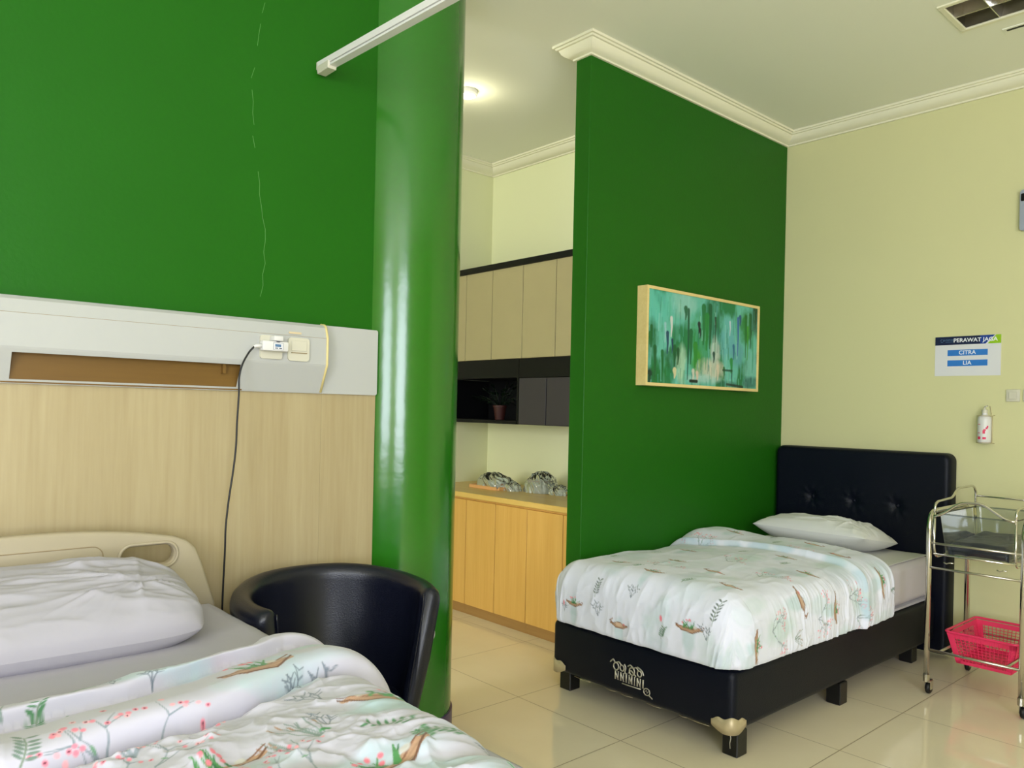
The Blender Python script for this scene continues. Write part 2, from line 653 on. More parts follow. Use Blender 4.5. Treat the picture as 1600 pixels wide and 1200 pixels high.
class Motif:
    def __init__(self, P, cx, cy, ang, s, rnd, flip=False):
        self.P, self.c, self.a, self.s, self.r = P, (cx, cy), ang, s, rnd
        self.f = -1 if flip else 1

    def T(self, x, y):
        x *= self.s * self.f
        y *= self.s
        c, s = math.cos(self.a), math.sin(self.a)
        return (self.c[0] + x * c - y * s, self.c[1] + x * s + y * c)

    def st(self, pts, w, rgb, a=1.0, taper=False):
        self.P.stroke([self.T(*p) for p in pts], w * self.s, rgb, a, taper=taper)

    def bl(self, x, y, rx, ry, ang, rgb, a=1.0):
        cx, cy = self.T(x, y)
        an = self.a + (ang if self.f > 0 else PI - ang)
        self.P.blob(cx, cy, max(rx * self.s, 0.0012), max(ry * self.s, 0.0012), an, rgb, a)

    def boat(self):
        r = self.r
        self.P.wash(*self.T(0.0, -0.03), 0.10 * self.s, 0.035 * self.s, (184, 208, 212), 0.7, r.randint(0, 999))
        # hull
        for k in range(5):
            y = 0.004 + k * 0.0035
            e_ = abs(k - 2) * .007
            self.st([(-0.062 + e_, .016 + (k - 2) * .001), (-0.035, y), (0.02, y - 0.001), (0.064 - e_, .018 + (k - 2) * .001)], 0.0038, (176, 140, 112) if k % 2 else (190, 152, 124))
        self.st([(-0.066, 0.022), (-0.035, 0.002), (0.02, -0.001), (0.07, 0.024)], 0.0016, (120, 82, 62))
        self.st([(-0.066, 0.024), (-0.03, 0.016), (0.02, 0.015), (0.072, 0.032)], 0.0012, (138, 96, 74))
        kind = r.random()
        if kind < 0.55:
            for k in range(9):
                x = r.uniform(-0.03, 0.015)
                an = r.uniform(0.5, 2.6)
                L = r.uniform(0.02, 0.04)
                self.st([(x, 0.016), (x + math.cos(an) * L, 0.016 + math.sin(an) * L)], 0.0028, (88, 150, 92) if k % 3 else (60, 120, 76), taper=True)
            for k in range(5):
                self.bl(r.uniform(-0.035, 0.02), r.uniform(0.03, 0.055), 0.004, 0.004, 0, (236, 132, 148))
            self.bl(0.03, 0.024, 0.008, 0.006, 0, (210, 206, 200))
        else:
            self.bl(0.0, 0.02, 0.03, 0.012, 0.1, (206, 176, 150))
            self.st([(-0.03, 0.02), (-0.01, 0.034), (0.02, 0.03), (0.045, 0.02)], 0.0015, (122, 88, 66))
            self.bl(-0.035, 0.024, 0.008, 0.006, 0, (226, 130, 134))
            self.st([(0.05, 0.018), (0.064, 0.035), (0.05, 0.046)], 0.003, (150, 110, 84))

    def blossom(self, n=5):
        r = self.r

        def grow(x, y, an, L, w, d):
            pts = [(x, y)]
            for k in range(4):
                an += r.uniform(-0.25, 0.25)
                x += math.cos(an) * L / 4
                y += math.sin(an) * L / 4
                pts.append((x, y))
            self.st(pts, w, (138, 150, 160), 0.9, taper=True)
            if d == 0:
                for k in range(r.randint(2, 4)):
                    bx, by = x + r.uniform(-0.022, 0.022), y + r.uniform(-0.015, 0.018)
                    self.bl(bx, by, 0.0042, 0.0038, r.uniform(0, 3), (238, 142, 160) if r.random() < 0.6 else (244, 178, 188))
                    if r.random() < 0.4:
                        self.bl(bx, by, 0.0016, 0.0016, 0, (100, 50, 66))
                return
            for k in range(r.randint(2, 3)):
                grow(x, y, an + r.uniform(-0.9, 0.9), L * r.uniform(0.6, 0.85), w * 0.65, d - 1)
            if r.random() < 0.5:
                px, py = pts[2]
                self.bl(px, py, 0.006, 0.0025, r.uniform(0, 3), (120, 160, 130))
        grow(0, 0, PI / 2 + 0.3, 0.06, 0.0032, 2)
        grow(0, 0, PI / 2 - 0.6, 0.07, 0.003, 2)
        grow(0, 0, PI / 2 + 0.9, 0.05, 0.0024, 1)

    def sprig(self, L=0.07, col=(86, 136, 96)):
        r = self.r
        b = r.uniform(-0.4, 0.4)
        pts = [(b * t * t * L, t * L) for t in (0, .25, .5, .75, 1)]
        self.st(pts, 0.0012, (120, 140, 116), 0.9)
        for t in (.2, .35, .5, .65, .8, 1):
            for sgn in (-1, 1):
                x, y = b * t * t * L, t * L
                self.bl(x + sgn * 0.009, y + 0.005, 0.0085, 0.003, sgn * 0.55 if sgn > 0 else PI - 0.55, col)

    def reeds(self):
        r = self.r
        for k in range(9):
            x = r.uniform(-0.02, 0.02)
            an = PI / 2 + r.uniform(-0.5, 0.5)
            L = r.uniform(0.04, 0.085)
            e = (x + math.cos(an) * L, math.sin(an) * L)
            self.st([(x * 0.4, 0), (x + math.cos(an) * L * 0.5, math.sin(an) * L * 0.6), e], 0.0012, (130, 148, 142), 0.9)
            if k % 2:
                self.bl(e[0], e[1], 0.008, 0.0026, an, (176, 142, 122))

    def twig(self):
        r = self.r
        for q in range(3):
            an = PI / 2 + (q - 1) * 0.45 + r.uniform(-.15, .15)
            L = r.uniform(0.04, 0.07)
            self.st([(0, 0), (math.cos(an) * L * .5, math.sin(an) * L * .5), (math.cos(an + .2) * L, math.sin(an + .2) * L)], 0.0011, (112, 124, 136), 0.85)
            for t in (.5, .75):
                x, y = math.cos(an) * L * t, math.sin(an) * L * t
                for sg in (-1, 1):
                    self.st([(x, y), (x + math.cos(an + sg * .8) * 0.014, y + math.sin(an + sg * .8) * 0.014)], 0.0010, (112, 124, 136), 0.85)


# ------------------------------------------------------------------ the room
XW, YP, XP, CEIL = 4.70, 2.61, 2.813, 3.125     # right wall, partition face, partition end, ceiling
XL, YB, XK, YK = -3.5, -3.2, 3.80, 4.50          # left wall, back wall, kitchen back wall, far wall
YH = 2.53                                        # headwall face

f = MB().box(XL - .2, XW + .3, YB - .2, YK + .2, -0.10, 0.0)
struct(f.build('floor', M['floor']), 'polished beige floor tiles')
# ceiling with the opening for the recessed lamp
LX0, LX1, LY0, LY1 = 3.677, 3.972, 0.12, 1.328
c = MB()
c.box(XL - .2, LX0, YB - .2, YK + .2, CEIL, CEIL + .1)
c.box(LX1, XW + .3, YB - .2, YK + .2, CEIL, CEIL + .1)
c.box(LX0, LX1, YB - .2, LY0, CEIL, CEIL + .1)
c.box(LX0, LX1, LY1, YK + .2, CEIL, CEIL + .1)
struct(c.build('ceiling', M['ceiling']), 'plain cream ceiling')

struct(MB().box(XW, XW + .15, YB, YP + .05, 0, CEIL).build('wall_right', M['cream']), 'cream wall behind the divan bed')
struct(MB().box(XP, XW + .15, YP, YP + .098, 0, CEIL, 0.002, 1).build('wall_partition', M['green']), 'green partition wall with the painting')
struct(MB().box(XK, XW + .15, YP + .098, YK, 0, CEIL).build('wall_kitchen', M['cream_pale']), 'cream wall behind the wall cupboards')
struct(MB().box(XL, XK + .2, YK, YK + .15, 0, CEIL).build('wall_far', M['cream_pale']), 'cream far wall of the pantry')
struct(MB().box(XL, 1.60, YH, YH + .14, 0, CEIL).build('wall_head', M['green']), 'green wall above the hospital bed')

# left wall with side window opening, back wall with window opening
w = MB()
w.box(XL - .12, XL, YB, -3.05, 0, CEIL)
w.box(XL - .12, XL, -0.75, 2.9, 0, CEIL)
w.box(XL - .12, XL, 2.9, 4.3, 0, .70)  # opening for the added passage window
w.box(XL - .12, XL, 2.9, 4.3, 2.80, CEIL)
w.box(XL - .12, XL, 4.3, YK, 0, CEIL)
w.box(XL - .12, XL, -3.05, -0.75, 0, 0.70)
w.box(XL - .12, XL, -3.05, -0.75, 2.80, CEIL)
struct(w.build('wall_left', M['cream']), 'cream wall with the side window')
w = MB()
w.box(XL - .12, -2.0, YB - .12, YB, 0, CEIL)
w.box(0.0, XW + .15, YB - .12, YB, 0, CEIL)
w.box(-2.0, 0.0, YB - .12, YB, 0, 0.65)
w.box(-2.0, 0.0, YB - .12, YB, 2.85, CEIL)
struct(w.build('wall_back', M['cream']), 'cream wall with the big window')


def window(name, plane, a0, a1, z0, z1, pos, n, label):
    fr = MB()
    t = 0.05

    def bx(u0, u1, v0, v1):
        if plane == 'y':
            fr.box(u0, u1, pos - .03, pos + .03, v0, v1)
        else:
            fr.box(pos - .03, pos + .03, u0, u1, v0, v1)
    bx(a0, a1, z0, z0 + t)
    bx(a0, a1, z1 - t, z1)
    for k in range(n + 1):
        c_ = a0 + (a1 - a0) * k / n
        bx(max(a0, c_ - t / 2), min(a1, c_ + t / 2), z0, z1)
    o = struct(fr.build(name, M['alu']), label)
    return o


window('window_1', 'y', -2.0, 0.0, 0.65, 2.85, YB - .07, 1, 'white framed window behind the camera')
window('window_added_passage', 'x', 2.9, 4.3, 0.70, 2.80, XL - .07, 1, 'white framed window added unseen at passage end to light the pantry')  # added frame round the extra passage light, out of view
window('window_2', 'x', -3.05, -0.75, 0.70, 2.80, XL - .07, 1, 'white framed side window')

# column and skirting
CX, CY, CR = 1.763, 2.673, 0.25
MBc = MB().lathe([(0, 0), (CR, 0), (CR, CEIL), (0, CEIL)], (CX, CY, 0), 96)
o = MBc.build('wall_column', M['green_col'], angle=40)
struct(o, 'round green column at the end of the bed wall')
o = MB().lathe([(CR, 0), (CR + .007, 0), (CR + .007, .098), (CR, .10)], (CX, CY, 0), 96).build('baseboard_column', M['skirt'], angle=40)
struct(o, 'purple skirting round the column')


def crown(path, prof):
    """profile (distance from wall, z) swept along a plan path, room on the right hand"""
    P = [Vector((x, y)) for x, y in path]
    rows = []
    for i, p in enumerate(P):
        d = []
        if i > 0:
            e = (P[i] - P[i - 1]).normalized()
            d.append(Vector((e.y, -e.x)))
        if i < len(P) - 1:
            e = (P[i + 1] - P[i]).normalized()
            d.append(Vector((e.y, -e.x)))
        if len(d) == 2:
            m = (d[0] + d[1])
            m = m / (m.dot(d[0]))
        else:
            m = d[0]
        rows.append([Vector((p.x + m.x * r, p.y + m.y * r, z)) for r, z in prof])
    b = MB()
    b.grid(rows)
    return b


prof = [(0, 3.052), (.012, 3.052), (.014, 3.060), (.024, 3.063), (.040, 3.070), (.054, 3.082), (.062, 3.097), (.064, 3.103),
        (.074, 3.104), (.078, 3.112), (.087, 3.113), (.088, 3.1245), (0, 3.1245)]
o = crown([(XP + .9, YP + .098), (XP, YP + .098), (XP, YP), (XW, YP), (XW, YB)], prof).build('trim_1', M['crown'], angle=25)
struct(o, 'white crown moulding over the green partition and cream wall')
o = crown([(XL, YK), (XK, YK), (XK, YP + .098), (XP + .9, YP + .098)], prof).build('trim_2', M['crown'], angle=25)
struct(o, 'cream crown moulding above the wall cupboards')
# hairline paint seam where wall and column meet, and the hairline crack
b = MB().box(1.5805, 1.5845, YH - .0015, YH + .001, 1.40, CEIL)
struct(b.build('trim_3', M['crown']), 'pale paint seam beside the green column')
b = MB()
rnd = random.Random(5)
pts = [(1.115, 2.66)]
for k in range(26):
    z = 2.66 - (k + 1) * 0.038
    pts.append((1.105 - 0.028 * math.sin(k * 0.22) + rnd.uniform(-.005, .005), z))
for (xa, za), (xb, zb) in zip(pts[:-1], pts[1:]):
    if rnd.random() < 0.8:
        b.tube([(xa, YH - .0003, za), (xb, YH - .0003, zb)], 0.0009, 4)
struct(b.build('trim_4', M['crack']), 'hairline crack in the green wall')

# ------------------------------------------------------------------ ceiling lamp, diffuser, downlight
t = root('recessed_ceiling_lamp', 'recessed ceiling lamp with mirrored square louvres, unlit', 'ceiling lamp', ((LX0 + LX1) / 2, (LY0 + LY1) / 2, CEIL))
b = MB()
b.box(LX0, LX1, LY0, LY1, CEIL + .095, CEIL + .10)
b.box(LX0, LX0 + .004, LY0, LY1, CEIL, CEIL + .10)
b.box(LX1 - .004, LX1, LY0, LY1, CEIL, CEIL + .10)
b.box(LX0, LX1, LY0, LY0 + .004, CEIL, CEIL + .10)
b.box(LX0, LX1, LY1 - .004, LY1, CEIL, CEIL + .10)
b.build('housing', M['steel'], t)
b = MB()
for (x0, x1, y0, y1) in ((LX0 - .012, LX0 + .012, LY0 - .012, LY1 + .012), (LX1 - .012, LX1 + .012, LY0 - .012, LY1 + .012),
                         (LX0 + .012, LX1 - .012, LY0 - .012, LY0 + .012), (LX0 + .012, LX1 - .012, LY1 - .012, LY1 + .012)):
    b.box(x0, x1, y0, y1, CEIL - .006, CEIL + .004, .002, 1)
b.build('frame', M['crown'], t)
b = MB()
for k in range(1, 8):
    y = LY0 + (LY1 - LY0) * k / 8
    b.prism([(y - .014, CEIL + .05), (y + .014, CEIL + .05), (y + .002, CEIL), (y - .002, CEIL)], 'yz', LX0 + .005, LX1 - .005)
b.prism([(LX0 + .133, CEIL + .06), (LX0 + .163, CEIL + .06), (LX0 + .150, CEIL), (LX0 + .146, CEIL)], 'xz', LY0 + .005, LY1 - .005)
b.build('louvre', M['chrome'], t)
for sx in (0.075, 0.22):
    MB().tube([(LX0 + sx, LY0 + .02, CEIL + .07), (LX0 + sx, LY1 - .02, CEIL + .07)], .013, 12).build('fluorescent_tube', M['white'], t, True)
# slot diffuser
t = root('ceiling_slot_diffuser', 'thin slot diffuser in the ceiling beside the recessed lamp', 'air vent', (4.115, .7, CEIL))
b = MB().box(4.085, 4.15, 0.1, 1.205, CEIL - .004, CEIL + .0005)
b.build('frame', M['ceiling'], t)
MB().box(4.098, 4.112, 0.12, 1.19, CEIL - .006, CEIL - .0035).build('slot', M['black'], t)
# lit downlight beyond the column
t = root('ceiling_downlight', 'small lit white ceiling lamp seen past the green column', 'ceiling lamp', (2.765, 3.517, CEIL))
MB().lathe([(0, 0), (.055, 0), (.055, -.02), (.045, -.03), (.04, -.012), (0, -.012)], (2.765, 3.517, CEIL), 28).build('housing', M['white'], t, angle=35)
MB().lathe([(0, -.013), (.039, -.013), (.034, -.034), (.018, -.042), (0, -.044)], (2.765, 3.517, CEIL), 28).build('bulb', M['lamp'], t, True)
pl = bpy.data.lights.new('downlight_glow', 'POINT')
pl.energy = 2
pl.color = (1.0, 0.95, 0.66)
pl.shadow_soft_size = 0.05
po = bpy.data.objects.new('downlight_glow', pl)
COL.objects.link(po)
po.location = (2.765, 3.517, CEIL - .11)

# curtain rail
t = root('curtain_rail', 'white suspended curtain rail ending at the green wall', 'curtain rail', (1.33, 2.50, 2.5))
RZ = 2.497


def rail_x(y):
    return 1.318 + (2.51 - y) * 0.048


b = MB()
rows = []
for y in (2.515, 0.10):
    x = rail_x(y)
    rows.append([(x + u, y, RZ + v) for u, v in ((-.014, .018), (.014, .018), (.014, -.004), (.006, -.004), (.006, -.009), (.014, -.009), (.014, -.016), (-.014, -.016), (-.014, -.009), (-.006, -.009), (-.006, -.004), (-.014, -.004))])
b.grid(rows, closed_v=True, cap=True)
b.build('rail', M['white'], t)
MB().box(rail_x(2.49) - .017, rail_x(2.49) + .017, 2.435, 2.512, RZ - .026, RZ + .002, .003).build('end_stop', M['ivory'], t)
MB().box(rail_x(2.5) - .012, rail_x(2.5) + .012, 2.508, 2.5295, RZ - .006, RZ + .022, .003).build('wall_bracket', M['ivory'], t)
for y in (1.2, 0.2):
    MB().tube([(rail_x(y), y, RZ + .018), (rail_x(y), y, CEIL)], .005, 8).build('hanger_rod', M['white'], t, True)

# ------------------------------------------------------------------ board and medical unit on the head wall
o = MB().box(-1.2, 1.3452, YH - .020, YH - .0005, 0.0, 1.352).build('wall_board', M['panel_wood'])
tag(o, 'wide pale maple board covering the wall behind the hospital bed', 'wall board')
o = MB().box(1.3458, 1.567, YH - .020, YH - .0005, 0.0, 1.352).build('wall_board', M['panel_wood'])
tag(o, 'narrow pale maple board between the wide board and green column', 'wall board')

t = root('bed_head_unit', 'white bed head unit across the wall above the hospital bed', 'bed head unit', (0.4, YH, 1.35))
yf = YH - .030
b = MB()
b.prism(rrect(-1.3, 1.567, 1.352, 1.593, .008), 'xz', YH - .0005, yf)
b.build('back_panel', M['white_pl'], t)
# bulging channel, profile in y-z, with the window left open
pr = [(yf - .000, 1.592), (yf - .022, 1.590), (yf - .034, 1.580), (yf - .044, 1.548), (yf - .046, 1.542), (yf - .046, 1.452), (yf - .044, 1.446), (yf - .002, 1.356), (yf - .000, 1.353)]
b = MB()


def chan(x0, x1, pts):
    b.grid([[(x0, y, z) for y, z in pts], [(x1, y, z) for y, z in pts]])


chan(-1.25, 0.40, pr)
chan(0.40, 1.03, pr[:7])
chan(1.03, 1.332, pr)


def slope(z):
    return yf - .044 + (1.446 - z) / (1.446 - 1.356) * .042


SZ1, SZ0 = 1.436, 1.364
b.grid([[(0.40, slope(z), z) for z in (1.446, SZ1)], [(1.03, slope(z), z) for z in (1.446, SZ1)]])
b.grid([[(0.40, y, z) for y, z in ((slope(SZ0), SZ0), (yf - .002, 1.356), (yf, 1.353))], [(1.03, y, z) for y, z in ((slope(SZ0), SZ0), (yf - .002, 1.356), (yf, 1.353))]])
# end cheek
b.bm.faces.new([b.bm.verts.new((1.332, y, z)) for y, z in pr])
b.build('channel_cover', M['white_pl'], t)
b = MB()
b.box(0.38, 1.05, yf - .003, yf - .001, SZ0 - .01, SZ1 + .012)
b.build('recess_back', M['slot'], t)
b = MB().box(0.98, 0.99, yf - .02, yf - .002, SZ1 - .03, SZ1)
b.build('lamp_holder', M['slot'], t)
gp = [(1.334, y - .001, z) for y, z in [(yf + .004, 1.594)] + pr[:-1]]
MB().tube(round_path(gp, .006, 3), .0042, 8).build('end_gasket', M['yellow_strip'], t, True)
o = MB().box(1.19, 1.235, yf - .0475, yf - .0455, 1.549, 1.556).build('tape_mark', M['stain'], t)
MB().box(-1.25, 1.33, yf - .0462, yf - .0455, 1.5425, 1.5435).build('upper_groove', M['groove'], t)

# socket outlets, charger and cable
yo = yf - .046
t = root('socket_outlet', 'ivory socket outlet with the white charger plugged in', 'socket', (1.12, yo, 1.495))
b = MB()
b.prism(rrect(1.088, 1.164, 1.460, 1.537, .008), 'xz', yo, yo - .009)
b.build('cover_plate', M['ivory'], t)
t = root('light_switch', 'ivory rounded switch plate on the bed head unit beside charger', 'switch', (1.22, yo, 1.497))
b = MB()
b.prism(rrect(1.185, 1.262, 1.458, 1.536, .011), 'xz', yo, yo - .009)
b.build('cover_plate', M['ivory'], t)
MB().box(1.196, 1.252, yo - .0115, yo - .0085, 1.492, 1.526, .001, 1).build('rocker', M['ivory'], t)
b = MB().box(1.196, 1.252, yo - .0125, yo - .0088, 1.4835, 1.4865)
b.build('engraved_line', M['groove'], t)
t = root('charger', 'white wall charger with a small printed label', 'charger', (1.12, yo - .01, 1.50))
b = MB().box(1.083, 1.172, yo - .040, yo - .010, 1.484, 1.517, .005)
b.build('charger_body', M['white'], t, angle=35)
b = MB().box(1.118, 1.150, yo - .046, yo - .010, 1.5175, 1.534, .003)
b.build('plug_block', M['white'], t, angle=35)
b = MB().box(1.118, 1.152, yo - .0406, yo - .0399, 1.4885, 1.5115)
b.build('rating_label', M['paper'], t)
b = MB()
for (x0, x1, z0, z1) in ((1.1183, 1.1517, 1.4885, 1.4890), (1.1183, 1.1517, 1.5110, 1.5115), (1.118, 1.1186, 1.4885, 1.5115), (1.1514, 1.152, 1.4885, 1.5115),
                         (1.124, 1.134, 1.4925, 1.4950), (1.138, 1.147, 1.4925, 1.4950), (1.128, 1.140, 1.5135, 1.5155)):
    b.box(x0, x1, yo - .0410, yo - .0404, z0, z1)
b.build('label_print', M['sign_navy'], t)
MB().box(1.124, 1.144, yo - .0410, yo - .0404, 1.4985, 1.5065).build('label_patch', M['sign_dim'], t)
MB().tube([(1.084, yo - .026, 1.500), (1.066, yo - .026, 1.498), (1.058, yo - .026, 1.495)], .0065, 10, radii=[.0085, .006, .004]).build('strain_relief', M['white'], t, True)
yc = yo - .022
b = MB()
cp = [(1.060, yo - .026, 1.4955), (1.044, yc, 1.475), (1.024, yc, 1.437), (1.014, yc, 1.395), (1.014, yc, 1.34), (1.010, yc, 1.25), (1.008, yc, 1.17), (1.000, yc, 1.09), (0.988, yc, 1.0), (0.981, yc, .92), (0.980, yc, .84), (0.976, yc, .70), (0.965, yc - .02, .45), (0.96, yc - .05, .12), (0.96, yc - .12, .008), (1.02, yc - .30, .006)]
o = b.tube(smooth_path(cp, 6), .0030, 8).build('charging_cable', M['cord'], None, True)
tag(o, 'thin black cable hanging from the white charger down the wall', 'cable')

# ------------------------------------------------------------------ hospital bed
t = root('hospital_bed', 'hospital bed with beige headboard beside the black tub chair', 'bed', (0.43, 1.3, 0))


def board_outline(x0, x1, z0, zt, crown_h, n=24):
    """outline with arched top and flaring shoulders"""
    pts = [(x0, z0), (x1, z0)]
    cx = (x0 + x1) / 2
    hw = (x1 - x0) / 2
    side = [(hw, .70 - 0), (hw - .022, .765), (hw - .045, .835), (hw - .062, .875), (hw - .088, .900), (hw - .125, .915)]
    for dx, z in side:
        pts.append((cx + dx, z))
    for k in range(1, n):
        a = 1 - 2 * k / n
        x = a * (hw - .135)
        pts.append((cx + x, .917 + (zt - .917) * (1 - abs(a) ** 2.2)))
    for dx, z in side[::-1]:
        pts.append((cx - dx, z))
    return pts


def board_with_holes(outline, holes, y0, y1, bev=.008):
    me = bmesh.new()
    edges = []
    for loop in [outline] + holes:
        vs = [me.verts.new((x, y0, z)) for x, z in loop]
        for i in range(len(vs)):
            edges.append(me.edges.new((vs[i], vs[(i + 1) % len(vs)])))
    bmesh.ops.triangle_fill(me, use_beauty=True, use_dissolve=False, edges=edges)
    r = bmesh.ops.extrude_face_region(me, geom=list(me.faces))
    vs = [g for g in r['geom'] if isinstance(g, bmesh.types.BMVert)]
    for v in vs:
        v.co.y = y1
    bmesh.ops.recalc_face_normals(me, faces=me.faces)
    ed = [e for e in me.edges if len(e.link_faces) == 2 and e.calc_face_angle(0) > 1.0]
    bmesh.ops.bevel(me, geom=ed, offset=bev, segments=3, profile=0.5, affect='EDGES')
    return me


BX0, BX1 = -0.05, 0.925
HY = 2.37
out = board_outline(BX0 - .005, BX1 + .005, .34, .952, 0)
h_r = rrect(.662, .805, .838, .893, .0265)
h_l = [(2 * .4375 - x, z) for x, z in h_r][::-1]
bm_ = board_with_holes(out, [h_r, h_l], HY, HY + .038, .010)
b = MB()
b.merge(bm_)
b.build('headboard', M['beige'], t, angle=40)
# raised rims round the hand holes, and the shallow slot outline
for hh in (h_r, h_l):
    MB().tube([(x, HY - .001, z) for x, z in rrect(min(p[0] for p in hh) - .008, max(p[0] for p in hh) + .008, .830, .901, .034)], .0045, 8, closed=True).build('hand_hole_rim', M['beige'], t, True)
b = MB().tube([(x, HY - .0003, z) for x, z in rrect(.265, .612, .846, .906, .028)], .0014, 6, closed=True)
b.build('panel_groove', M['groove'], t, True)
fb = board_with_holes([(x, z - .13) for x, z in out], [], .24, .275, .010)
b = MB()
b.merge(fb)
b.build('footboard', M['beige'], t, angle=40)
b = MB()
b.box(BX0 + .03, BX0 + .08, .28, HY, .38, .44)
b.box(BX1 - .09, BX1 - .04, .28, HY, .38, .44)
for y in (.30, 1.0, 1.7, 2.31):
    b.box(BX0 + .03, BX1 - .04, y, y + .05, .39, .43)
b.build('bed_frame', M['beige'], t)
for x in (BX0 + .06, BX1 - .07):
    for y in (.40, 2.22):
        lg = MB().box(x - .025, x + .025, y - .025, y + .025, .12, .385).build('leg', M['beige'], t)
        MB().lathe([(0, -.014), (.05, -.014), (.06, -.008), (.06, .008), (.05, .014), (0, .014)], (x, y, .0605), 24, axis='x').build('caster', M['rubber'], lg, True)
b = MB().box(BX0 + .01, BX1 - .018, .29, HY - .012, .44, .712, .028, 4)
mt = b.build('mattress', M['sheet'], t, angle=60)

# bottom sheet with soft creases on the mattress
nx, ny = 130, 200
gx = np.linspace(0, 1, nx)
gy = np.linspace(0, 1, ny)
U, V = np.meshgrid(gx, gy)
X = BX0 + .02 + U * (BX1 - BX0 - .048)
Y = .31 + V * (HY - .34)
e = np.minimum(np.minimum(X - X.min(), X.max() - X), np.minimum(Y - Y.min(), Y.max() - Y))
Z = .7135 + .004 * ridged(X * 1.5 + Y * 3, Y * 5 - X * 2, 4) ** 2 - .006 * (1 - sst(0, .03, e)) + .002 * fbm(X * 9, Y * 9, 8)
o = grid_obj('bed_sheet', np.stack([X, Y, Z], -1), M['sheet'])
o.modifiers.new('thickness', 'SOLIDIFY').thickness = 0.002
tag(o, 'smooth white bottom sheet on the hospital bed mattress', 'bed sheet')


def pillow(name, cx, cy, cz, w, d, hgt, tilt, yaw, label, seed, wr=1.0, mat_=None, ps=4.0, pq=3.2, pe=0.5, rc=1.0):
    n, m_ = 150, 110
    s = np.linspace(-1, 1, n)
    q = np.linspace(-1, 1, m_)
    S_, Q_ = np.meshgrid(s, q)
    obs = []
    shape = (1 - np.abs(S_) ** ps).clip(0) ** pe * (1 - np.abs(Q_) ** pq).clip(0) ** pe
    S_, Q_ = S_, Q_
    edge = 1 - 0.055 * (S_ ** 2) * (1 - Q_ ** 2) * 0 - 0.05 * (1 - np.abs(S_)) * 0
    x = S_ * w / 2 * (1 - .07 * rc * Q_ ** 4)
    y = Q_ * d / 2 * (1 - .13 * rc * S_ ** 6)
    wrk = ridged(S_ * 1.0 + Q_ * 1.4, Q_ * 2.6 - S_ * .8, seed, 2) ** 2 * .016 + ridged(S_ * 1.6 - Q_ * 1.0, Q_ * 4.5 + S_ * 1.5, seed + 5, 2) ** 4 * .006
    rad = (ridged(np.arctan2(Q_ + .2, S_ - .62) * 3.2, np.hypot(Q_ + .2, S_ - .62) * 0.7, seed + 9, 2) ** 4) * .014 * sst(-.3, .5, S_) * sst(0, .12, np.hypot(Q_ + .2, S_ - .62))
    zt = shape * hgt * .5 + (wrk + rad) * shape ** .6 * wr
    zb = -shape * hgt * .5
    P = np.concatenate([np.stack([x, y, zt], -1), np.stack([x, y, zb], -1)[::-1]], 0)
    R = Matrix.Rotation(yaw, 3, 'Z') @ Matrix.Rotation(tilt, 3, 'X')
    Rn = np.array(R)
    P = P @ Rn.T
    P = P + np.array([cx, cy, cz])
    o = grid_obj(name, P, mat_ or M['pillow'])
    tag(o, label, 'pillow')
    return o


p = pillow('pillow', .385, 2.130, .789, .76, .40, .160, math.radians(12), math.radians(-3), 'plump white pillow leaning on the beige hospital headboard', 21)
# flange of the pillow case at its open end
nv, nu = 60, 14
q = np.linspace(-1, 1, nv)
s = np.linspace(0, 1, nu)
Sg, Qg = np.meshgrid(s, q)

# ---- printed duvet on the hospital bed
UL = np.linspace(0.12, 1.02, 430)
VL = np.linspace(0.62, 1.92, 560)
Ug, Vg = np.meshgrid(UL, VL)


CREST = ([.10, .252, .351, .469, .595, .754, .83, 1.1], [1.575, 1.585, 1.592, 1.622, 1.636, 1.685, 1.733, 1.86])
CR1 = ([.10, .247, .377, .453, .55, .657, .736, .82, 1.1], [1.535, 1.549, 1.562, 1.571, 1.596, 1.632, 1.648, 1.672, 1.73])
CR2 = ([.10, .21, .318, .40, .524, .626, .748, .826, .90, 1.1], [1.295, 1.31, 1.328, 1.342, 1.362, 1.393, 1.438, 1.448, 1.40, 1.30])


def near_edge(u):       # foot of the first roll on the sheet
    return np.interp(u, *CREST) + .055 + .004 * np.sin(u * 31)


def crease1(u):
    return np.interp(u, *CR1) + .003 * np.sin(u * 23)


def crease2(u):
    return np.interp(u, *CR2) + .004 * np.sin(u * 17 + 1)


def height(u, v):
    e0, c1, c2 = near_edge(u), crease1(u), crease2(u)
    t1 = np.clip((v - c1) / (e0 - c1), 0, 1)
    r1 = .032 * (1 - t1) + .044 * np.sqrt(np.clip(1 - (2 * t1 - 1) ** 2, 0, 1))
    t2 = np.clip((v - c2) / (c1 - c2), 0, 1)
    r2_ = np.where(t2 < .35, .012 + .066 * np.sqrt(np.clip(1 - (1 - t2 / .35) ** 2, 0, 1)), .078 - .052 * sst(.30, 1.0, t2))
    t3 = np.clip((c2 - v) / .16, 0, 1)
    r3 = .004 + .044 * np.sqrt(np.clip(1 - (1 - t3) ** 2, 0, 1))
    h = np.where(v > c1, r1, np.where(v > c2, r2_, r3))
    return np.where(v >= e0, -.006, h)


Hh = height(Ug, Vg)
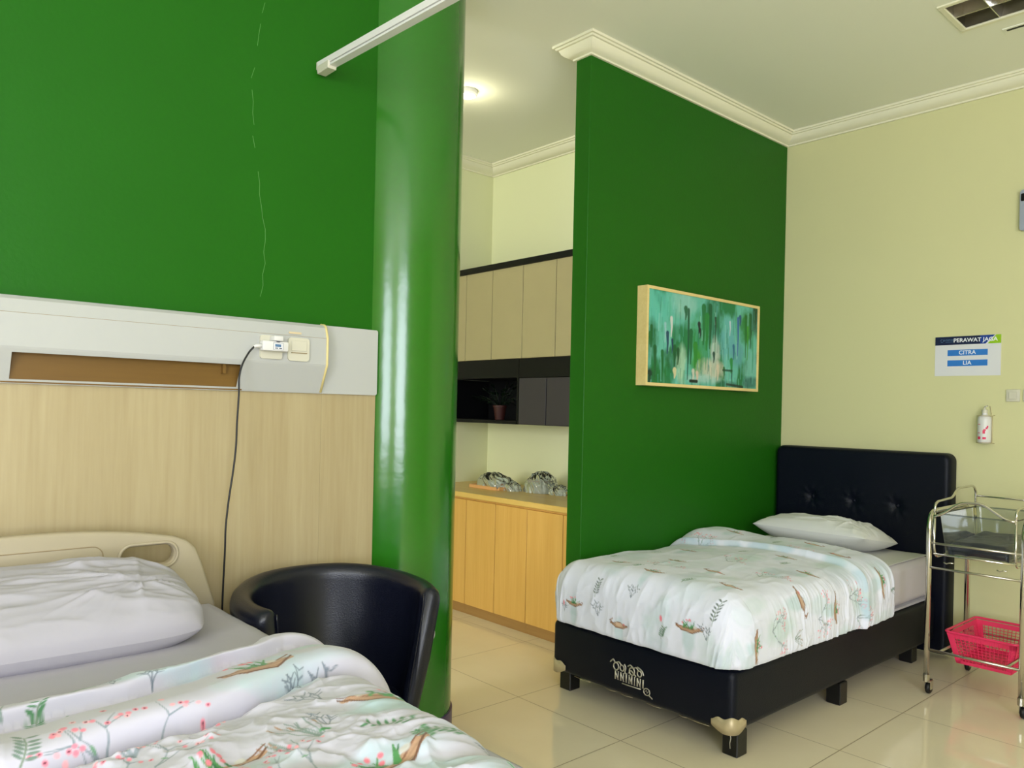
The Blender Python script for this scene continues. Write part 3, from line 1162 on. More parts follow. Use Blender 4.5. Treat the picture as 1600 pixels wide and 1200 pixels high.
# soften the steep back a little
puff = fbm(Ug * 7, Vg * 7, 3, 3) - .5
wr1 = ridged(Ug * 9 + .6 * fbm(Ug * 6, Vg * 6, 5), Vg * 4, 11) ** 4
wr2 = ridged(Ug * 6 + Vg * 8, Vg * 9 - Ug * 5, 23) ** 4
onroll = ((Vg > crease2(Ug)) & (Vg < near_edge(Ug))).astype(float)
inside = (Vg < near_edge(Ug) - .004).astype(float)
Hh = Hh + inside * (puff * .010 + .006 * wr1 * onroll + (1 - onroll) * (.016 * wr2 + .022 * (fbm(Ug * 4.2, Vg * 4.2, 40, 3) - .5)
                    + .009 * ridged(Ug * 13 - Vg * 4, Vg * 12 + Ug * 6, 31) ** 3))
# long crease on the rumpled part
dln = np.abs((Ug - .52) * .5 + (Vg - 1.13) * .86 + .03 * np.sin(Ug * 20))
Hh = Hh - (1 - onroll) * inside * .010 * np.exp(-(dln / .02) ** 2)
# drape over the right-hand mattress edge: unfold u -> (x, z)
RE, RR = .815 - .050 * sst(1.60, 1.25, Vg) - .012 * sst(1.2, .9, Vg), .10


def drape(u, h, RE):
    s_ = np.clip(u - RE, 0, None)
    a = np.clip(s_ / RR, 0, PI / 2 * .93)
    rest = np.clip(s_ - RR * PI / 2 * .93, 0, None)
    nx_, nz_ = np.sin(a), np.cos(a)
    x = np.minimum(u, RE) + RR * np.sin(a) + rest * math.cos(PI / 2 * .93) + nx_ * h
    z = .718 - RR * (1 - np.cos(a)) - rest * math.sin(PI / 2 * .93) + nz_ * h
    return x, z


UU = np.where(Ug > RE, RE + (Ug - RE) * 2.3, Ug)
X, Zs = drape(UU, Hh, RE)
fold_side = .012 * np.sin(Vg * 46 + 4 * fbm(Vg * 3, UU * 2, 9)) * sst(.05, .3, UU - RE)
X = X + fold_side
e0g, c1g, c2g = near_edge(Ug), crease1(Ug), crease2(Ug)
t1g = np.clip((Vg - c1g) / (e0g - c1g), 0, 1)
t2g = np.clip((Vg - c2g) / (c1g - c2g), 0, 1)
ovh = np.where(Vg > c1g, .024 * np.sin(PI * np.clip(t1g / .8, 0, 1)), np.where(Vg > c2g, .034 * np.sin(PI * np.clip(t2g / .55, 0, 1)), 0)) * (Vg < e0g) * (1 - .7 * sst(.80, .95, Ug))
P3 = np.stack([X, Vg - ovh, Zs], -1)

rnd = random.Random(12)
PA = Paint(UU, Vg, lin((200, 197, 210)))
NOISE = fbm(UU * 3, Vg * 3, 77, 3)
for (cx, cy, rx, ry, a) in ((.53, 1.63, .12, .045, .8), (.72, 1.49, .13, .05, .7), (.79, 1.20, .11, .05, .85), (.66, 1.02, .12, .05, .7), (.30, 1.22, .08, .04, .5), (.86, 1.05, .1, .06, .6),
                            (.50, .98, .10, .05, .7), (.82, .90, .10, .06, .6), (.25, 1.62, .05, .02, .4)):
    PA.wash(cx, cy, rx, ry, (190, 210, 220), a, rnd.randint(0, 999))


def mo(x, y, ang=0.0, s=1.0, flip=False):
    return Motif(PA, x, y, ang, s, rnd, flip)


mo(.665, 1.468, .25, 1.25).boat()
mo(.790, 1.232, -.1, 1.0, True).boat()
mo(.375, 1.262, -.12, 1.15).blossom()
mo(.350, 1.155, -.35, .95).blossom()
mo(.300, 1.515, .2, 1.0).sprig(.06)
mo(.385, 1.505, .9, 1.0).sprig(.05)
mo(.345, 1.60, -.9, .9).sprig(.05)
mo(.235, 1.33, -.4, 1.1).sprig(.06, (120, 142, 130))
mo(.245, 1.55, .2, .8).reeds()
mo(.43, 1.60, .1, .9).twig()
mo(.50, 1.58, 0, 1.0).twig()
mo(.63, 1.15, .35, 1.05).reeds()
mo(.575, 1.12, .35, .8).reeds()
mo(.66, 1.18, -.2, 1.0).twig()
mo(.71, 1.30, .1, 1.1).twig()
mo(.80, 1.40, -.1, 1.1).twig()
mo(.725, 1.41, .2, 1.0).twig()
mo(.78, 1.085, .7, 1.1).sprig(.075)
mo(.815, 1.02, .9, 1.0).sprig(.065)
mo(.755, 1.01, .2, .9).sprig(.05, (104, 150, 112))
mo(.675, .985, .2, 1.25).boat()
mo(.47, 1.135, .1, 1.1).boat()
mo(.60, .94, 0, 1).twig()
mo(.86, .98, .2, 1).twig()
mo(.84, .90, .3, 1.1).sprig(.07, (80, 170, 110))
mo(.55, 1.01, .3, .9).blossom()
mo(.80, 1.60, .35, 1.0).boat()
for k in range(7):
    an = rnd.uniform(.3, 2.6)
    PA.stroke([(.755 + k * .012, 1.605), (.755 + k * .012 + math.cos(an) * .03, 1.605 + abs(math.sin(an)) * .032)], .0026, (86, 158, 92), taper=True)
PA.blob(.660, 1.612, .013, .010, .4, (240, 130, 150))
PA.blob(.672, 1.622, .008, .006, .4, (240, 130, 150))
PA.blob(.645, 1.165, .012, .005, .3, (70, 150, 88))
mo(.26, 1.10, 0, 1.0).boat()
mo(.24, .95, 0, 1.0).blossom()
mo(.95, 1.35, 0, 1.0).boat()
mo(.98, 1.1, 0, 1.0).blossom()
mo(.93, 1.62, 0, 1.0).sprig()
mo(.60, .80, 0, 1.0).boat()
mo(.40, .78, 0, 1.0).blossom()
Cc = PA.out()
Cc = Cc * (1 - .06 * (NOISE[..., None] - .5))
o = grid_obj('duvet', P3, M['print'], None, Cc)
tag(o, 'rumpled printed duvet folded down in thick rolls on the hospital bed', 'duvet')

# ------------------------------------------------------------------ tub chair
t = root('tub_chair', 'midnight black leather tub chair between the hospital bed and column', 'chair', (1.215, 2.12, 0))
CC = Vector((1.212, 2.125, 0))
back_dir = math.radians(90 - 6)
rows = []
NTH = 72
TH = math.radians(117)
th_arm = .066
for i in range(NTH + 1):
    s_ = -1 + 2 * i / NTH
    th = s_ * TH
    a = back_dir + th
    end = 1.0
    zt = .776 - .030 * sst(.15, 1.0, abs(s_))
    ro = .315
    ri = ro - th_arm
    k = min(1.0, (1 - abs(s_)) / .055)
    rf = math.sqrt(max(0.0, 1 - (1 - k) ** 2))  # rounding of the arm end
    rf = .62 + .38 * rf
    mid = (ro + ri) / 2
    hw = th_arm / 2 * rf
    prof_ = [(mid - .11 + hw, .10), (mid - .075 + hw, .30), (mid - .028 + hw, .52), (mid - .006 + hw, .66), (mid + hw, zt - .045)]
    for kk in range(7):
        aa = PI * kk / 6
        prof_.append((mid + hw * math.cos(aa), zt - .033 + .033 * math.sin(aa) * (0.4 + .6 * rf)))
    prof_ += [(mid - hw, zt - .05), (mid - hw - .012, .60), (mid - hw - .045, .42), (mid - hw - .10, .12)]
    rows.append([CC + Vector((math.cos(a) * r * (1.0), math.sin(a) * r * .98, z)) for r, z in prof_])
b = MB()
b.grid(rows, cap=True)
b.build('tub_shell', M['chair'], t, angle=70)
# piping lines down the arm ends
for s_ in (-1, 1):
    a = back_dir + s_ * (TH + .004)
    MB().tube(smooth_path([CC + Vector((math.cos(a) * (.262 - d), math.sin(a) * (.262 - d) * .98, z)) for d, z in ((0, .728), (.008, .65), (.030, .50), (.060, .30), (.10, .12))], 4), .0030, 6).build('piping', M['chair'], t, True)
b = MB()
b.lathe([(0, .30), (.17, .30), (.19, .32), (.20, .36), (.20, .40), (.188, .425), (.15, .435), (0, .437)], (CC.x - .01, CC.y - .02, 0), 48)
b.build('seat_cushion', M['chair'], t, True)
b = MB().lathe([(0, .09), (.13, .09), (.15, .11), (.185, .29), (0, .29)], (CC.x - .005, CC.y - .02, 0), 40)
b.build('seat_base', M['chair'], t, True)
for ax, ay in ((-.10, -.10), (.10, -.10), (-.10, .10), (.10, .10)):
    MB().lathe([(0, 0), (.016, 0), (.022, .095), (0, .095)], (CC.x + ax, CC.y + ay, 0), 16).build('leg', M['black_leg'], t, True)

# small white bell push on the column
cdir = Vector((math.cos(math.radians(-104)), math.sin(math.radians(-104)), 0))


def on_col(ang, z, r=CR):
    return Vector((CX + math.cos(ang) * r, CY + math.sin(ang) * r, z))


t = root('bell_push', 'small white oval bell push on the column beside the tub chair arm', 'bell push', on_col(math.radians(-84.5), .447))
bb = MB()
bb.lathe([(0, 0), (.009, 0), (.010, .005), (.008, .012), (0, .014)], (0, 0, 0), 20, sy=2.4)
o = bb.build('push_plate', M['white'], t, True)
o.matrix_parent_inverse = Matrix.Identity(4)
o.rotation_euler = (PI / 2, 0, math.radians(4))
bb = MB()
bb.lathe([(0, 0), (.004, 0), (.004, .008), (0, .009)], (0, .058, 0), 12)
o = bb.build('fixing_screw', M['white'], t, True)
o.matrix_parent_inverse = Matrix.Identity(4)
o.rotation_euler = (PI / 2, 0, math.radians(4))

# ------------------------------------------------------------------ pantry cupboards
XF = 3.13


def base_cabinet(y0, y1, split, label):
    t = root('base_cabinet', label, 'cabinet', (3.45, (y0 + y1) / 2, 0), 'oak base cabinets under the worktop')
    MB().box(XF + .02, XK - .005, y0 + .0005, y1 - .0005, .06, .742).build('cabinet_body', M['oak'], t)
    MB().box(XF + .012, XF + .032, y0 + .0005, y1 - .0005, 0, .059).build('plinth', M['oak_dark'], t)
    e_ = [y0] + split + [y1]
    for a_, b_ in zip(e_[:-1], e_[1:]):
        MB().box(XF, XF + .019, a_ + .0018, b_ - .0018, .062, .728, .0015, 1).build('door', M['oak'], t)
    return t


base_cabinet(3.904, 4.49, [4.19], 'oak base cabinet in the far corner, partly behind the column')
base_cabinet(3.334, 3.904, [3.618], 'middle oak base cabinet under the wrapped tray')
base_cabinet(2.760, 3.334, [3.039], 'oak base cabinet nearest the green partition')
o = MB().box(XF - .012, XK - .001, 2.712, 4.498, .7425, .775, .003, 1).build('worktop', M['oak_top'])
tag(o, 'honey oak worktop running along the pantry cabinets', 'worktop')
XU = 3.40


def wall_cab(y0, y1, split, label):
    t = root('wall_cabinet', label, 'cabinet', (3.6, (y0 + y1) / 2, 1.64), 'taupe wall cupboards')
    MB().box(XU + .02, XK - .002, y0 + .0005, y1 - .0005, 1.641, 2.243).build('cabinet_body', M['taupe_edge'], t)
    e_ = [y0] + split + [y1]
    for a_, b_ in zip(e_[:-1], e_[1:]):
        MB().box(XU, XU + .018, a_ + .002, b_ - .002, 1.643, 2.243, .0015, 1).build('door', M['taupe'], t)


wall_cab(4.29, 4.495, [], 'narrow taupe wall cupboard beside the far wall')
wall_cab(3.707, 4.29, [4.01], 'taupe double wall cupboard above the plant niche')
wall_cab(3.12, 3.707, [3.405], 'taupe double wall cupboard above the charcoal doors')
wall_cab(2.712, 3.12, [], 'taupe wall cupboard mostly hidden behind the green partition')
o = MB().box(XU - .012, XK - .002, 2.712, 4.495, 2.2445, 2.283, .002, 1).build('cornice_board', M['black'])
tag(o, 'black board capping the taupe wall cupboards', 'cupboard cornice')
# black open niche
t = root('open_shelf_unit', 'black open shelf niche with the potted plant', 'shelf', (3.6, 4.1, 1.215))
b = MB()
b.box(XU, XK - .002, 3.735, 4.495, 1.215, 1.238)
b.build('shelf_board', M['black'], t)
MB().box(XU, XU + .02, 3.7305, 4.495, 1.518, 1.639).build('fascia', M['black'], t)
MB().box(XU + .02, XK - .002, 3.735, 4.495, 1.52, 1.6395).build('top_board', M['black'], t)
MB().box(XU, XK - .002, 3.728, 3.7445, 1.215, 1.5175).build('side_board', M['black'], t)
MB().box(XK - .015, XK - .003, 3.80, 4.478, 1.2385, 1.5195).build('back_board', M['black'], t)
MB().box(XU, XK - .002, 4.478, 4.495, 1.2385, 1.5175).build('side_board', M['black'], t)
t = root('charcoal_cabinet', 'low charcoal wall cupboard below the taupe doors', 'cabinet', (3.6, 3.2, 1.215))
MB().box(XU + .02, XK - .002, 2.712, 3.7275, 1.215, 1.6395).build('cabinet_body', M['black'], t)
MB().box(XU, XU + .019, 2.712, 3.7275, 1.518, 1.639).build('fascia', M['black'], t)
for a_, b_ in ((3.477, 3.724), (3.224, 3.470), (2.97, 3.217), (2.716, 2.963)):
    MB().box(XU, XU + .018, a_, b_, 1.218, 1.514, .0015, 1).build('door', M['charcoal'], t)
# plant
t = root('potted_plant', 'dark leafy plant in a terracotta pot inside the black niche', 'plant', (3.56, 4.12, 1.238))
PX, PY, PZ = 3.55, 4.08, 1.2385
MB().lathe([(0, 0), (.032, 0), (.045, .085), (.049, .086), (.049, .10), (.042, .10), (.040, .088), (0, .088)], (PX, PY, PZ), 24).build('pot', M['terracotta'], t, angle=35)
b = MB()
rnd = random.Random(4)
for k in range(46):
    an = rnd.uniform(0, 2 * PI)
    el = rnd.uniform(.25, 1.3)
    L = rnd.uniform(.08, .22)
    base = Vector((PX, PY, PZ + .09))
    d = Vector((math.cos(an) * math.cos(el) * .7, math.sin(an) * math.cos(el) * 1.35, math.sin(el)))
    tip = base + d * L
    tip.z = min(tip.z, 1.50)
    tip.x = min(max(tip.x, XU + .01), 3.70)
    tip.y = min(max(tip.y, 3.80), 4.45)
    mid = base.lerp(tip, .6) + Vector((0, 0, .012))
    mid.z = min(mid.z, 1.505)
    b.tube([base, mid, tip], .0012, 5)
    side = d.cross(Vector((0, 0, 1))).normalized()
    lw = rnd.uniform(.012, .022)
    d2 = (tip - mid).normalized()
    ll = .055
    pr4 = []
    for q_ in range(6):
        u_ = q_ / 5
        w_ = lw * math.sin(PI * (u_ * .9 + .05))
        c_ = mid.lerp(tip, .3) + d2 * ll * u_ - Vector((0, 0, .02 * u_ * u_))
        c_.z = min(c_.z, 1.508)
        pr4.append([c_ - side * w_, c_ + Vector((0, 0, -.003)), c_ + side * w_])
    b.grid(pr4)
b.build('foliage', M['leaf'], t, True)

# wrapped things on the worktop
t = root('wrapped_tray', 'tan tray heaped under crumpled clear plastic on the worktop', 'tray', (3.45, 4.0, .775))
b = MB()
b.prism(rrect(3.36, 3.56, 3.87, 4.17, .02), 'xy', .776, .786)
b.prism(rrect(3.355, 3.365, 3.88, 4.16, .004), 'xy', .776, .797)
b.prism(rrect(3.555, 3.565, 3.88, 4.16, .004), 'xy', .776, .797)
b.prism(rrect(3.37, 3.55, 3.865, 3.875, .004), 'xy', .776, .797)
b.prism(rrect(3.37, 3.55, 4.165, 4.175, .004), 'xy', .776, .797)
b.build('tray', M['tray'], t)


def lump(name, cx, cy, z0, rx, ry, h, seed, m, parent, amp=.25, n=70):
    uu, vv = np.meshgrid(np.linspace(0, 2 * PI, n * 2), np.linspace(0, PI / 2, n // 2))
    r = 1 + amp * (ridged(np.cos(uu) * 2.2 + 3, np.sin(uu) * 2.2 + vv * 2, seed) - .6) + amp * .6 * (ridged(np.cos(uu) * 6 + 7, np.sin(uu) * 6 + vv * 5, seed + 3) - .6)
    X = cx + rx * r * np.sin(vv + .0) * np.cos(uu)
    Y = cy + ry * r * np.sin(vv) * np.sin(uu)
    Z = z0 + h * r * np.cos(vv) ** .8
    return grid_obj(name, np.stack([X, Y, Z], -1), m, parent, None, False)


lump('food_heap', 3.46, 4.02, .787, .075, .11, .055, 8, M['bowl'], t, .15)
lump('plastic_wrap', 3.46, 4.01, .787, .10, .15, .085, 3, M['wrap'], t, .35)
lump('plastic_tail', 3.45, 3.82, .776, .05, .06, .055, 13, M['wrap'], t, .4)
t = root('wrapped_bowl', 'grey bowl wrapped in clear plastic beside the wrapped tray', 'bowl', (3.56, 3.62, .775))
MB().lathe([(0, 0), (.04, 0), (.075, .035), (.095, .08), (.097, .082), (.09, .082), (.07, .04), (0, .012)], (3.55, 3.65, .776), 36).build('bowl', M['bowl'], t, True)
lump('plastic_wrap', 3.55, 3.65, .777, .105, .11, .125, 6, M['wrap'], t, .25)
lump('plastic_tail', 3.54, 3.48, .776, .05, .07, .055, 16, M['wrap'], t, .45)

# ------------------------------------------------------------------ painting
t = root('wall_painting', 'abstract green and teal painting in a blond wood frame', 'painting', (3.75, YP, 1.71))
AX0, AX1, AZ0, AZ1 = 3.207, 4.298, 1.452, 1.972
AY = YP - .065
b = MB()
fwid = .016
b.box(AX0, AX0 + fwid, AY, YP - .0005, AZ0, AZ1)
b.box(AX1 - fwid, AX1, AY, YP - .0005, AZ0, AZ1)
b.box(AX0 + fwid, AX1 - fwid, AY, YP - .0005, AZ0, AZ0 + fwid)
b.box(AX0 + fwid, AX1 - fwid, AY, YP - .0005, AZ1 - fwid, AZ1)
b.build('frame', M['frame_wood'], t)
W_, H_ = AX1 - AX0 - 2 * fwid, AZ1 - AZ0 - 2 * fwid
gu, gv = np.meshgrid(np.linspace(0, W_, 360), np.linspace(0, H_, 180))
PT = Paint(gu, gv, lin((88, 176, 150)))
n1 = fbm(gu * 22, gv * 5, 3, 4).ravel()[:, None]
n2 = fbm(gu * 9 + 4, gv * 4, 9, 4).ravel()[:, None]
PT.C = PT.C * (1 - n1) + np.array(lin((112, 196, 184))) * n1
k_ = sst(.50, .66, n2)
PT.C = PT.C * (1 - k_) + np.array(lin((28, 122, 72))) * k_
rp = random.Random(9)


def S(u, v):  # fractions of the visible canvas, v from the top
    return (u * W_, (1 - v) * H_)


def patch(u, v, ru, rv, rgb, a, sd):
    c_ = S(u, v)
    PT.wash(c_[0], c_[1], ru * W_, rv * H_, rgb, a, sd)


patch(.08, .15, .16, .25, (92, 190, 172), .9, 1)
patch(.30, .10, .12, .2, (150, 200, 190), .8, 2)
patch(.03, .55, .06, .25, (20, 104, 50), 1, 3)
patch(.08, .88, .09, .18, (16, 112, 48), 1, 4)
patch(.02, .95, .03, .12, (8, 40, 40), 1, 5)
patch(.20, .72, .10, .16, (18, 100, 50), 1, 6)
patch(.45, .55, .13, .45, (30, 138, 66), .9, 7)
patch(.55, .20, .10, .30, (20, 110, 72), .9, 8)
patch(.42, .72, .06, .14, (60, 150, 50), .9, 9)
patch(.55, .80, .14, .16, (206, 204, 184), 1, 10)
patch(.48, .92, .2, .07, (168, 206, 200), .9, 11)
patch(.58, .58, .05, .2, (196, 206, 196), .9, 12)
patch(.28, .78, .05, .25, (168, 208, 178), 1, 13)
patch(.70, .45, .10, .3, (100, 178, 184), .9, 14)
patch(.80, .60, .08, .2, (92, 160, 172), .8, 15)
patch(.88, .25, .09, .25, (40, 128, 58), 1, 16)
patch(.97, .12, .05, .25, (16, 70, 40), 1, 17)
patch(.93, .75, .09, .25, (120, 188, 176), .8, 18)
patch(.95, .93, .1, .1, (18, 84, 76), .9, 19)
patch(.70, .96, .12, .05, (20, 96, 80), .8, 20)
for k in range(230):
    u_, v_ = rp.random(), rp.random()
    L_ = rp.uniform(.06, .28)
    col_ = rp.choice([(120, 200, 186), (70, 160, 130), (30, 120, 70), (150, 210, 200), (60, 150, 84), (40, 110, 110), (96, 170, 176)])
    PT.stroke([S(u_, v_), S(u_ + rp.uniform(-.004, .004), min(1, v_ + L_))], rp.uniform(.001, .004), col_, rp.uniform(.25, .6), .004)
for (u_, v_, L_, w_, col_) in ((.47, .10, .42, .020, (22, 116, 62)), (.53, .08, .48, .018, (14, 92, 54)), (.50, .20, .38, .022, (26, 130, 58)), (.36, .40, .36, .016, (16, 104, 58)), (.40, .55, .24, .022, (40, 136, 48)),
                               (.06, .62, .34, .014, (12, 90, 42)), (.12, .66, .30, .012, (16, 104, 44)), (.22, .60, .20, .016, (12, 92, 46)), (.25, .62, .16, .012, (10, 80, 42)), (.03, .40, .22, .010, (14, 96, 46)), (.88, .12, .5, .010, (24, 108, 44)), (.93, .10, .4, .012, (20, 92, 46)),
                               (.19, .28, .20, .010, (212, 214, 214)), (.14, .35, .2, .008, (150, 196, 200)), (.16, .45, .22, .012, (14, 58, 96)), (.20, .52, .14, .008, (12, 50, 88)),
                               (.335, .16, .78, .010, (12, 84, 58)), (.31, .15, .12, .016, (16, 96, 62)), (.58, .20, .28, .007, (8, 50, 30)), (.57, .62, .10, .012, (10, 66, 60)),
                               (.72, .22, .16, .006, (196, 206, 224)), (.80, .16, .45, .009, (52, 92, 168)), (.82, .14, .1, .012, (40, 80, 130)), (.76, .50, .16, .010, (30, 100, 140)),
                               (.745, .66, .32, .006, (8, 62, 40)), (.74, .68, .14, .016, (36, 142, 70)), (.67, .78, .12, .010, (24, 112, 58)), (.61, .76, .16, .010, (216, 200, 176)),
                               (.90, .25, .40, .008, (60, 150, 40)), (.955, .3, .5, .006, (70, 160, 120)), (.43, .30, .10, .014, (16, 20, 34)), (.44, .36, .10, .008, (14, 20, 30)),
                               (.225, .85, .08, .016, (214, 206, 160)), (.385, .84, .10, .012, (206, 204, 190)), (.42, .86, .1, .012, (214, 190, 170))):
    PT.stroke([S(u_, v_), S(u_ + .004, v_ + L_ * .5), S(u_, min(.99, v_ + L_))], w_, col_, .95, .006, taper=True)
PT.stroke([S(.36, .955), S(.42, .955)], .008, (10, 36, 30), 1, .004)
PT.stroke([S(.70, .965), S(.86, .985)], .006, (10, 40, 30), .9, .006)
PT.stroke([S(.66, .80), S(.75, .80)], .005, (12, 70, 50), .9, .005)
Cp = PT.out()
P3 = np.stack([AX0 + fwid + gu, np.full_like(gu, AY + .006), AZ0 + fwid + gv], -1)
o = grid_obj('canvas', P3, M['canvas'], t, Cp)
MB().box(AX0 + fwid, AX1 - fwid, AY + .0075, AY + .012, AZ0 + fwid, AZ1 - fwid).build('backing_board', M['black'], t)

# ------------------------------------------------------------------ divan bed
DX0, DX1, DY0, DY1 = 2.60, 4.595, 1.615, 2.580
t = root('divan_bed', 'black divan bed with a tall buttoned headboard against cream wall', 'bed', (3.6, 2.1, 0))
b = MB()
b.box(DX0, DX1, DY0, DY1, .100, .338, .030, 5)
ob = b.build('divan_base', M['navy'], t, angle=60)
for (x, y) in ((2.644, 1.620), (2.660, 2.515), (3.49, 1.620), (3.49, 2.50), (4.40, 1.66), (4.40, 2.44)):
    MB().box(x, x + .070, y, y + .068, 0, .101, .004, 1).build('leg', M['black_leg'], t)
# corner brackets with scalloped top
for sy, y0 in ((1, DY0), (-1, DY1)):
    rows = []
    nA = 40
    for i in range(nA + 1):
        s_ = -.085 + .170 * i / nA      # arc length around the corner, 0 at the corner middle
        R_ = .034
        arc = R_ * PI / 4
        if s_ < -arc:
            px, py = DX0 - .003, (R_ + (-s_ - arc))
        elif s_ > arc:
            px, py = DX0 + R_ + (s_ - arc) - .003, -.003
        else:
            a = PI / 4 + s_ / R_
            px, py = DX0 + R_ - math.cos(a - 0) * (R_ + .003), R_ - math.sin(a) * (R_ + .003)
            # a=0 -> front face, a=pi/2 -> side face
        if s_ < -arc:
            py_ = R_ + (-s_ - arc)
        else:
            py_ = py
        top = .160 - .016 * (abs(s_) / .085) ** 1.5 + .004 * math.cos(s_ / .085 * PI * 3)
        bot = .097 + .022 * max(0, (abs(s_) - .03) / .055) ** 1.5
        col_pts = []
        for z in (bot, top):
            col_pts.append(Vector((px, y0 + sy * py_, z)))
        rows.append([col_pts[0], (col_pts[0] + col_pts[1]) / 2, col_pts[1]])
    b = MB()
    b.grid(rows)
    o = b.build('corner_bracket', M['bracket'], t, True)
    sm = o.modifiers.new('thickness', 'SOLIDIFY')
    sm.thickness = .003
    sm.offset = 0
# worn seam along the bottom of the foot end
rnd = random.Random(2)
y = 1.72
while y < 2.42:
    L = rnd.uniform(.03, .10)
    MB().tube([(DX0 + .004, y, .1045), (DX0 + .003, y + L * .5, .1015 + rnd.uniform(-.001, .001)), (DX0 + .004, y + L, .1045)], .0008, 5).build('frayed_seam', M['bracket'], t, True)
    y += L + rnd.uniform(.0, .12)
b = MB().tube([(2.6425, 1.652, .090), (2.6425, 1.648, .07), (2.6425, 1.652, .05), (2.6425, 1.650, .03)], .0020, 5)
b.build('leg_scratch', M['silver'], t, True)

# headboard with three pushed-in buttons
ny_, nz_ = 150, 120
HB0, HB1, HZ0, HZ1 = 1.560, 2.592, .03, 1.122
gy_, gz_ = np.meshgrid(np.linspace(0, 1, ny_), np.linspace(0, 1, nz_))
Yb = HB0 + gy_ * (HB1 - HB0)
Zb = HZ0 + gz_ * (HZ1 - HZ0)
rnd_r = .035
ey = np.minimum(Yb - HB0, HB1 - Yb)
ez = HZ1 - Zb


def rnd_edge(e_, r):
    q_ = np.clip(1 - e_ / r, 0, 1)
    return r * (1 - np.sqrt(1 - q_ ** 2))


dx = np.maximum(rnd_edge(ey, .03), rnd_edge(ez, .03))
btn = [(2.343, .818), (2.088, .816), (1.838, .812)]
for by, bz in btn:
    dd = np.hypot(Yb - by, Zb - bz)
    dx = dx + .016 * np.exp(-(dd / .028) ** 2) + .004 * np.exp(-(dd / .09) ** 2)
    an = np.arctan2(Zb - bz, Yb - by)
    dx = dx - .003 * np.exp(-((dd - .05) / .03) ** 2) * np.cos(an * 4) ** 4
Xb = 4.60 + dx
# corners rounded in outline
P = np.stack([Xb, Yb, Zb], -1)
front = P
sidey0 = np.stack([np.full(nz_, XW - .006), Yb[:, 0], Zb[:, 0]], -1)[:, None, :]
sidey1 = np.stack([np.full(nz_, XW - .006), Yb[:, -1], Zb[:, -1]], -1)[:, None, :]
P = np.concatenate([sidey0, front, sidey1], 1)
topr = P[-1:].copy()
topr[..., 0] = XW - .006
P = np.concatenate([P, topr], 0)
# round the outline corners
cr = .045
for (cy_, sg) in ((HB0 + cr, -1), (HB1 - cr, 1)):
    msk = ((P[..., 1] - cy_) * sg > 0) & (P[..., 2] > HZ1 - cr)
    dy_ = np.abs(P[..., 1] - cy_)
    dz_ = P[..., 2] - (HZ1 - cr)
    mxx = np.maximum(dy_, dz_)
    ln = np.hypot(dy_, dz_) + 1e-9
    f_ = np.where(msk, mxx / ln, 1)
    P[..., 1] = np.where(msk, cy_ + sg * dy_ * f_, P[..., 1])
    P[..., 2] = np.where(msk, HZ1 - cr + dz_ * f_, P[..., 2])
hb = grid_obj('headboard', P, M['navy'], t)
for by, bz in btn:
    MB().lathe([(0, -.006), (.007, -.005), (.0115, -.001), (.012, .003), (0, .003)], (4.618, by, bz), 20, axis='x').build('button', M['navy'], hb, True)
# emblem on the foot end
b = MB()
EX = DX0 - .0015


def E(u, v):  # u to the right in the photo (−y), v up, metres about the emblem's middle
    return Vector((EX, 2.112 - u, .192 + v + 0.00 * u))


def curl(pts, r=.0030):
    b.tube(smooth_path([E(*p) for p in pts], 5), r, 6)


# looping script row
for k, cx_ in enumerate((-.075, -.042, .012, .052)):
    rr = .014 if k % 2 == 0 else .011
    curl([(cx_ + rr * math.cos(a_), .024 + rr * math.sin(a_) * 1.1) for a_ in [q_ * .7 for q_ in range(10)]])
curl([(-.108, .036), (-.092, .050), (-.080, .040), (-.060, .046), (-.048, .036)])
curl([(-.030, .044), (-.022, .030), (-.026, .010), (-.014, .004)])
curl([(-.010, .040), (.002, .048), (.020, .040), (.034, .046), (.046, .036)])
curl([(.040, .050), (.056, .044), (.068, .036), (.074, .022)])
curl([(-.006, .012), (.006, .026), (.022, .016), (.034, .008)])
# serif capitals row, dense uprights
for k in range(11):
    u_ = -.078 + k * .0150
    b.tube([E(u_, .004), E(u_, -.030)], .0036 if k % 2 == 0 else .0022, 6)
    b.tube([E(u_ - .004, .004), E(u_ + .004, .004)], .0012, 5)
    b.tube([E(u_ - .004, -.030), E(u_ + .004, -.030)], .0012, 5)
for k in (0, 2, 5, 8):
    u_ = -.078 + k * .0150
    b.tube([E(u_, .003), E(u_ + .015, -.029)], .0022, 6)
b.tube([E(-.04, -.040), E(.0, -.040), E(.06, -.038)], .0024, 6)
# round badge with a tail
curl([(.092 + .016 * math.cos(a_), -.040 + .014 * math.sin(a_)) for a_ in [q_ * .68 for q_ in range(11)]], .0024)
curl([(.104, -.052), (.116, -.058), (.122, -.062)], .0022)
b.tube([E(.084, -.040), E(.090, -.033), E(.094, -.046), (E(.100, -.036))], .0014, 5)
b.build('silver_emblem', M['silver'], ob, True)
b = MB().box(DX0 + .03, DX1 - .01, DY0 + .015, DY1 - .012, .339, .560, .045, 5)
b.build('mattress', M['mattress'], t, angle=60)
b = MB()
rows = rrect(DX0 + .05, DX1 - .03, DY0 + .006, DY1 - .01, .05)
b.prism(rows, 'xy', .3385, .350)
b.build('mattress_piping', M['sheet'], t)
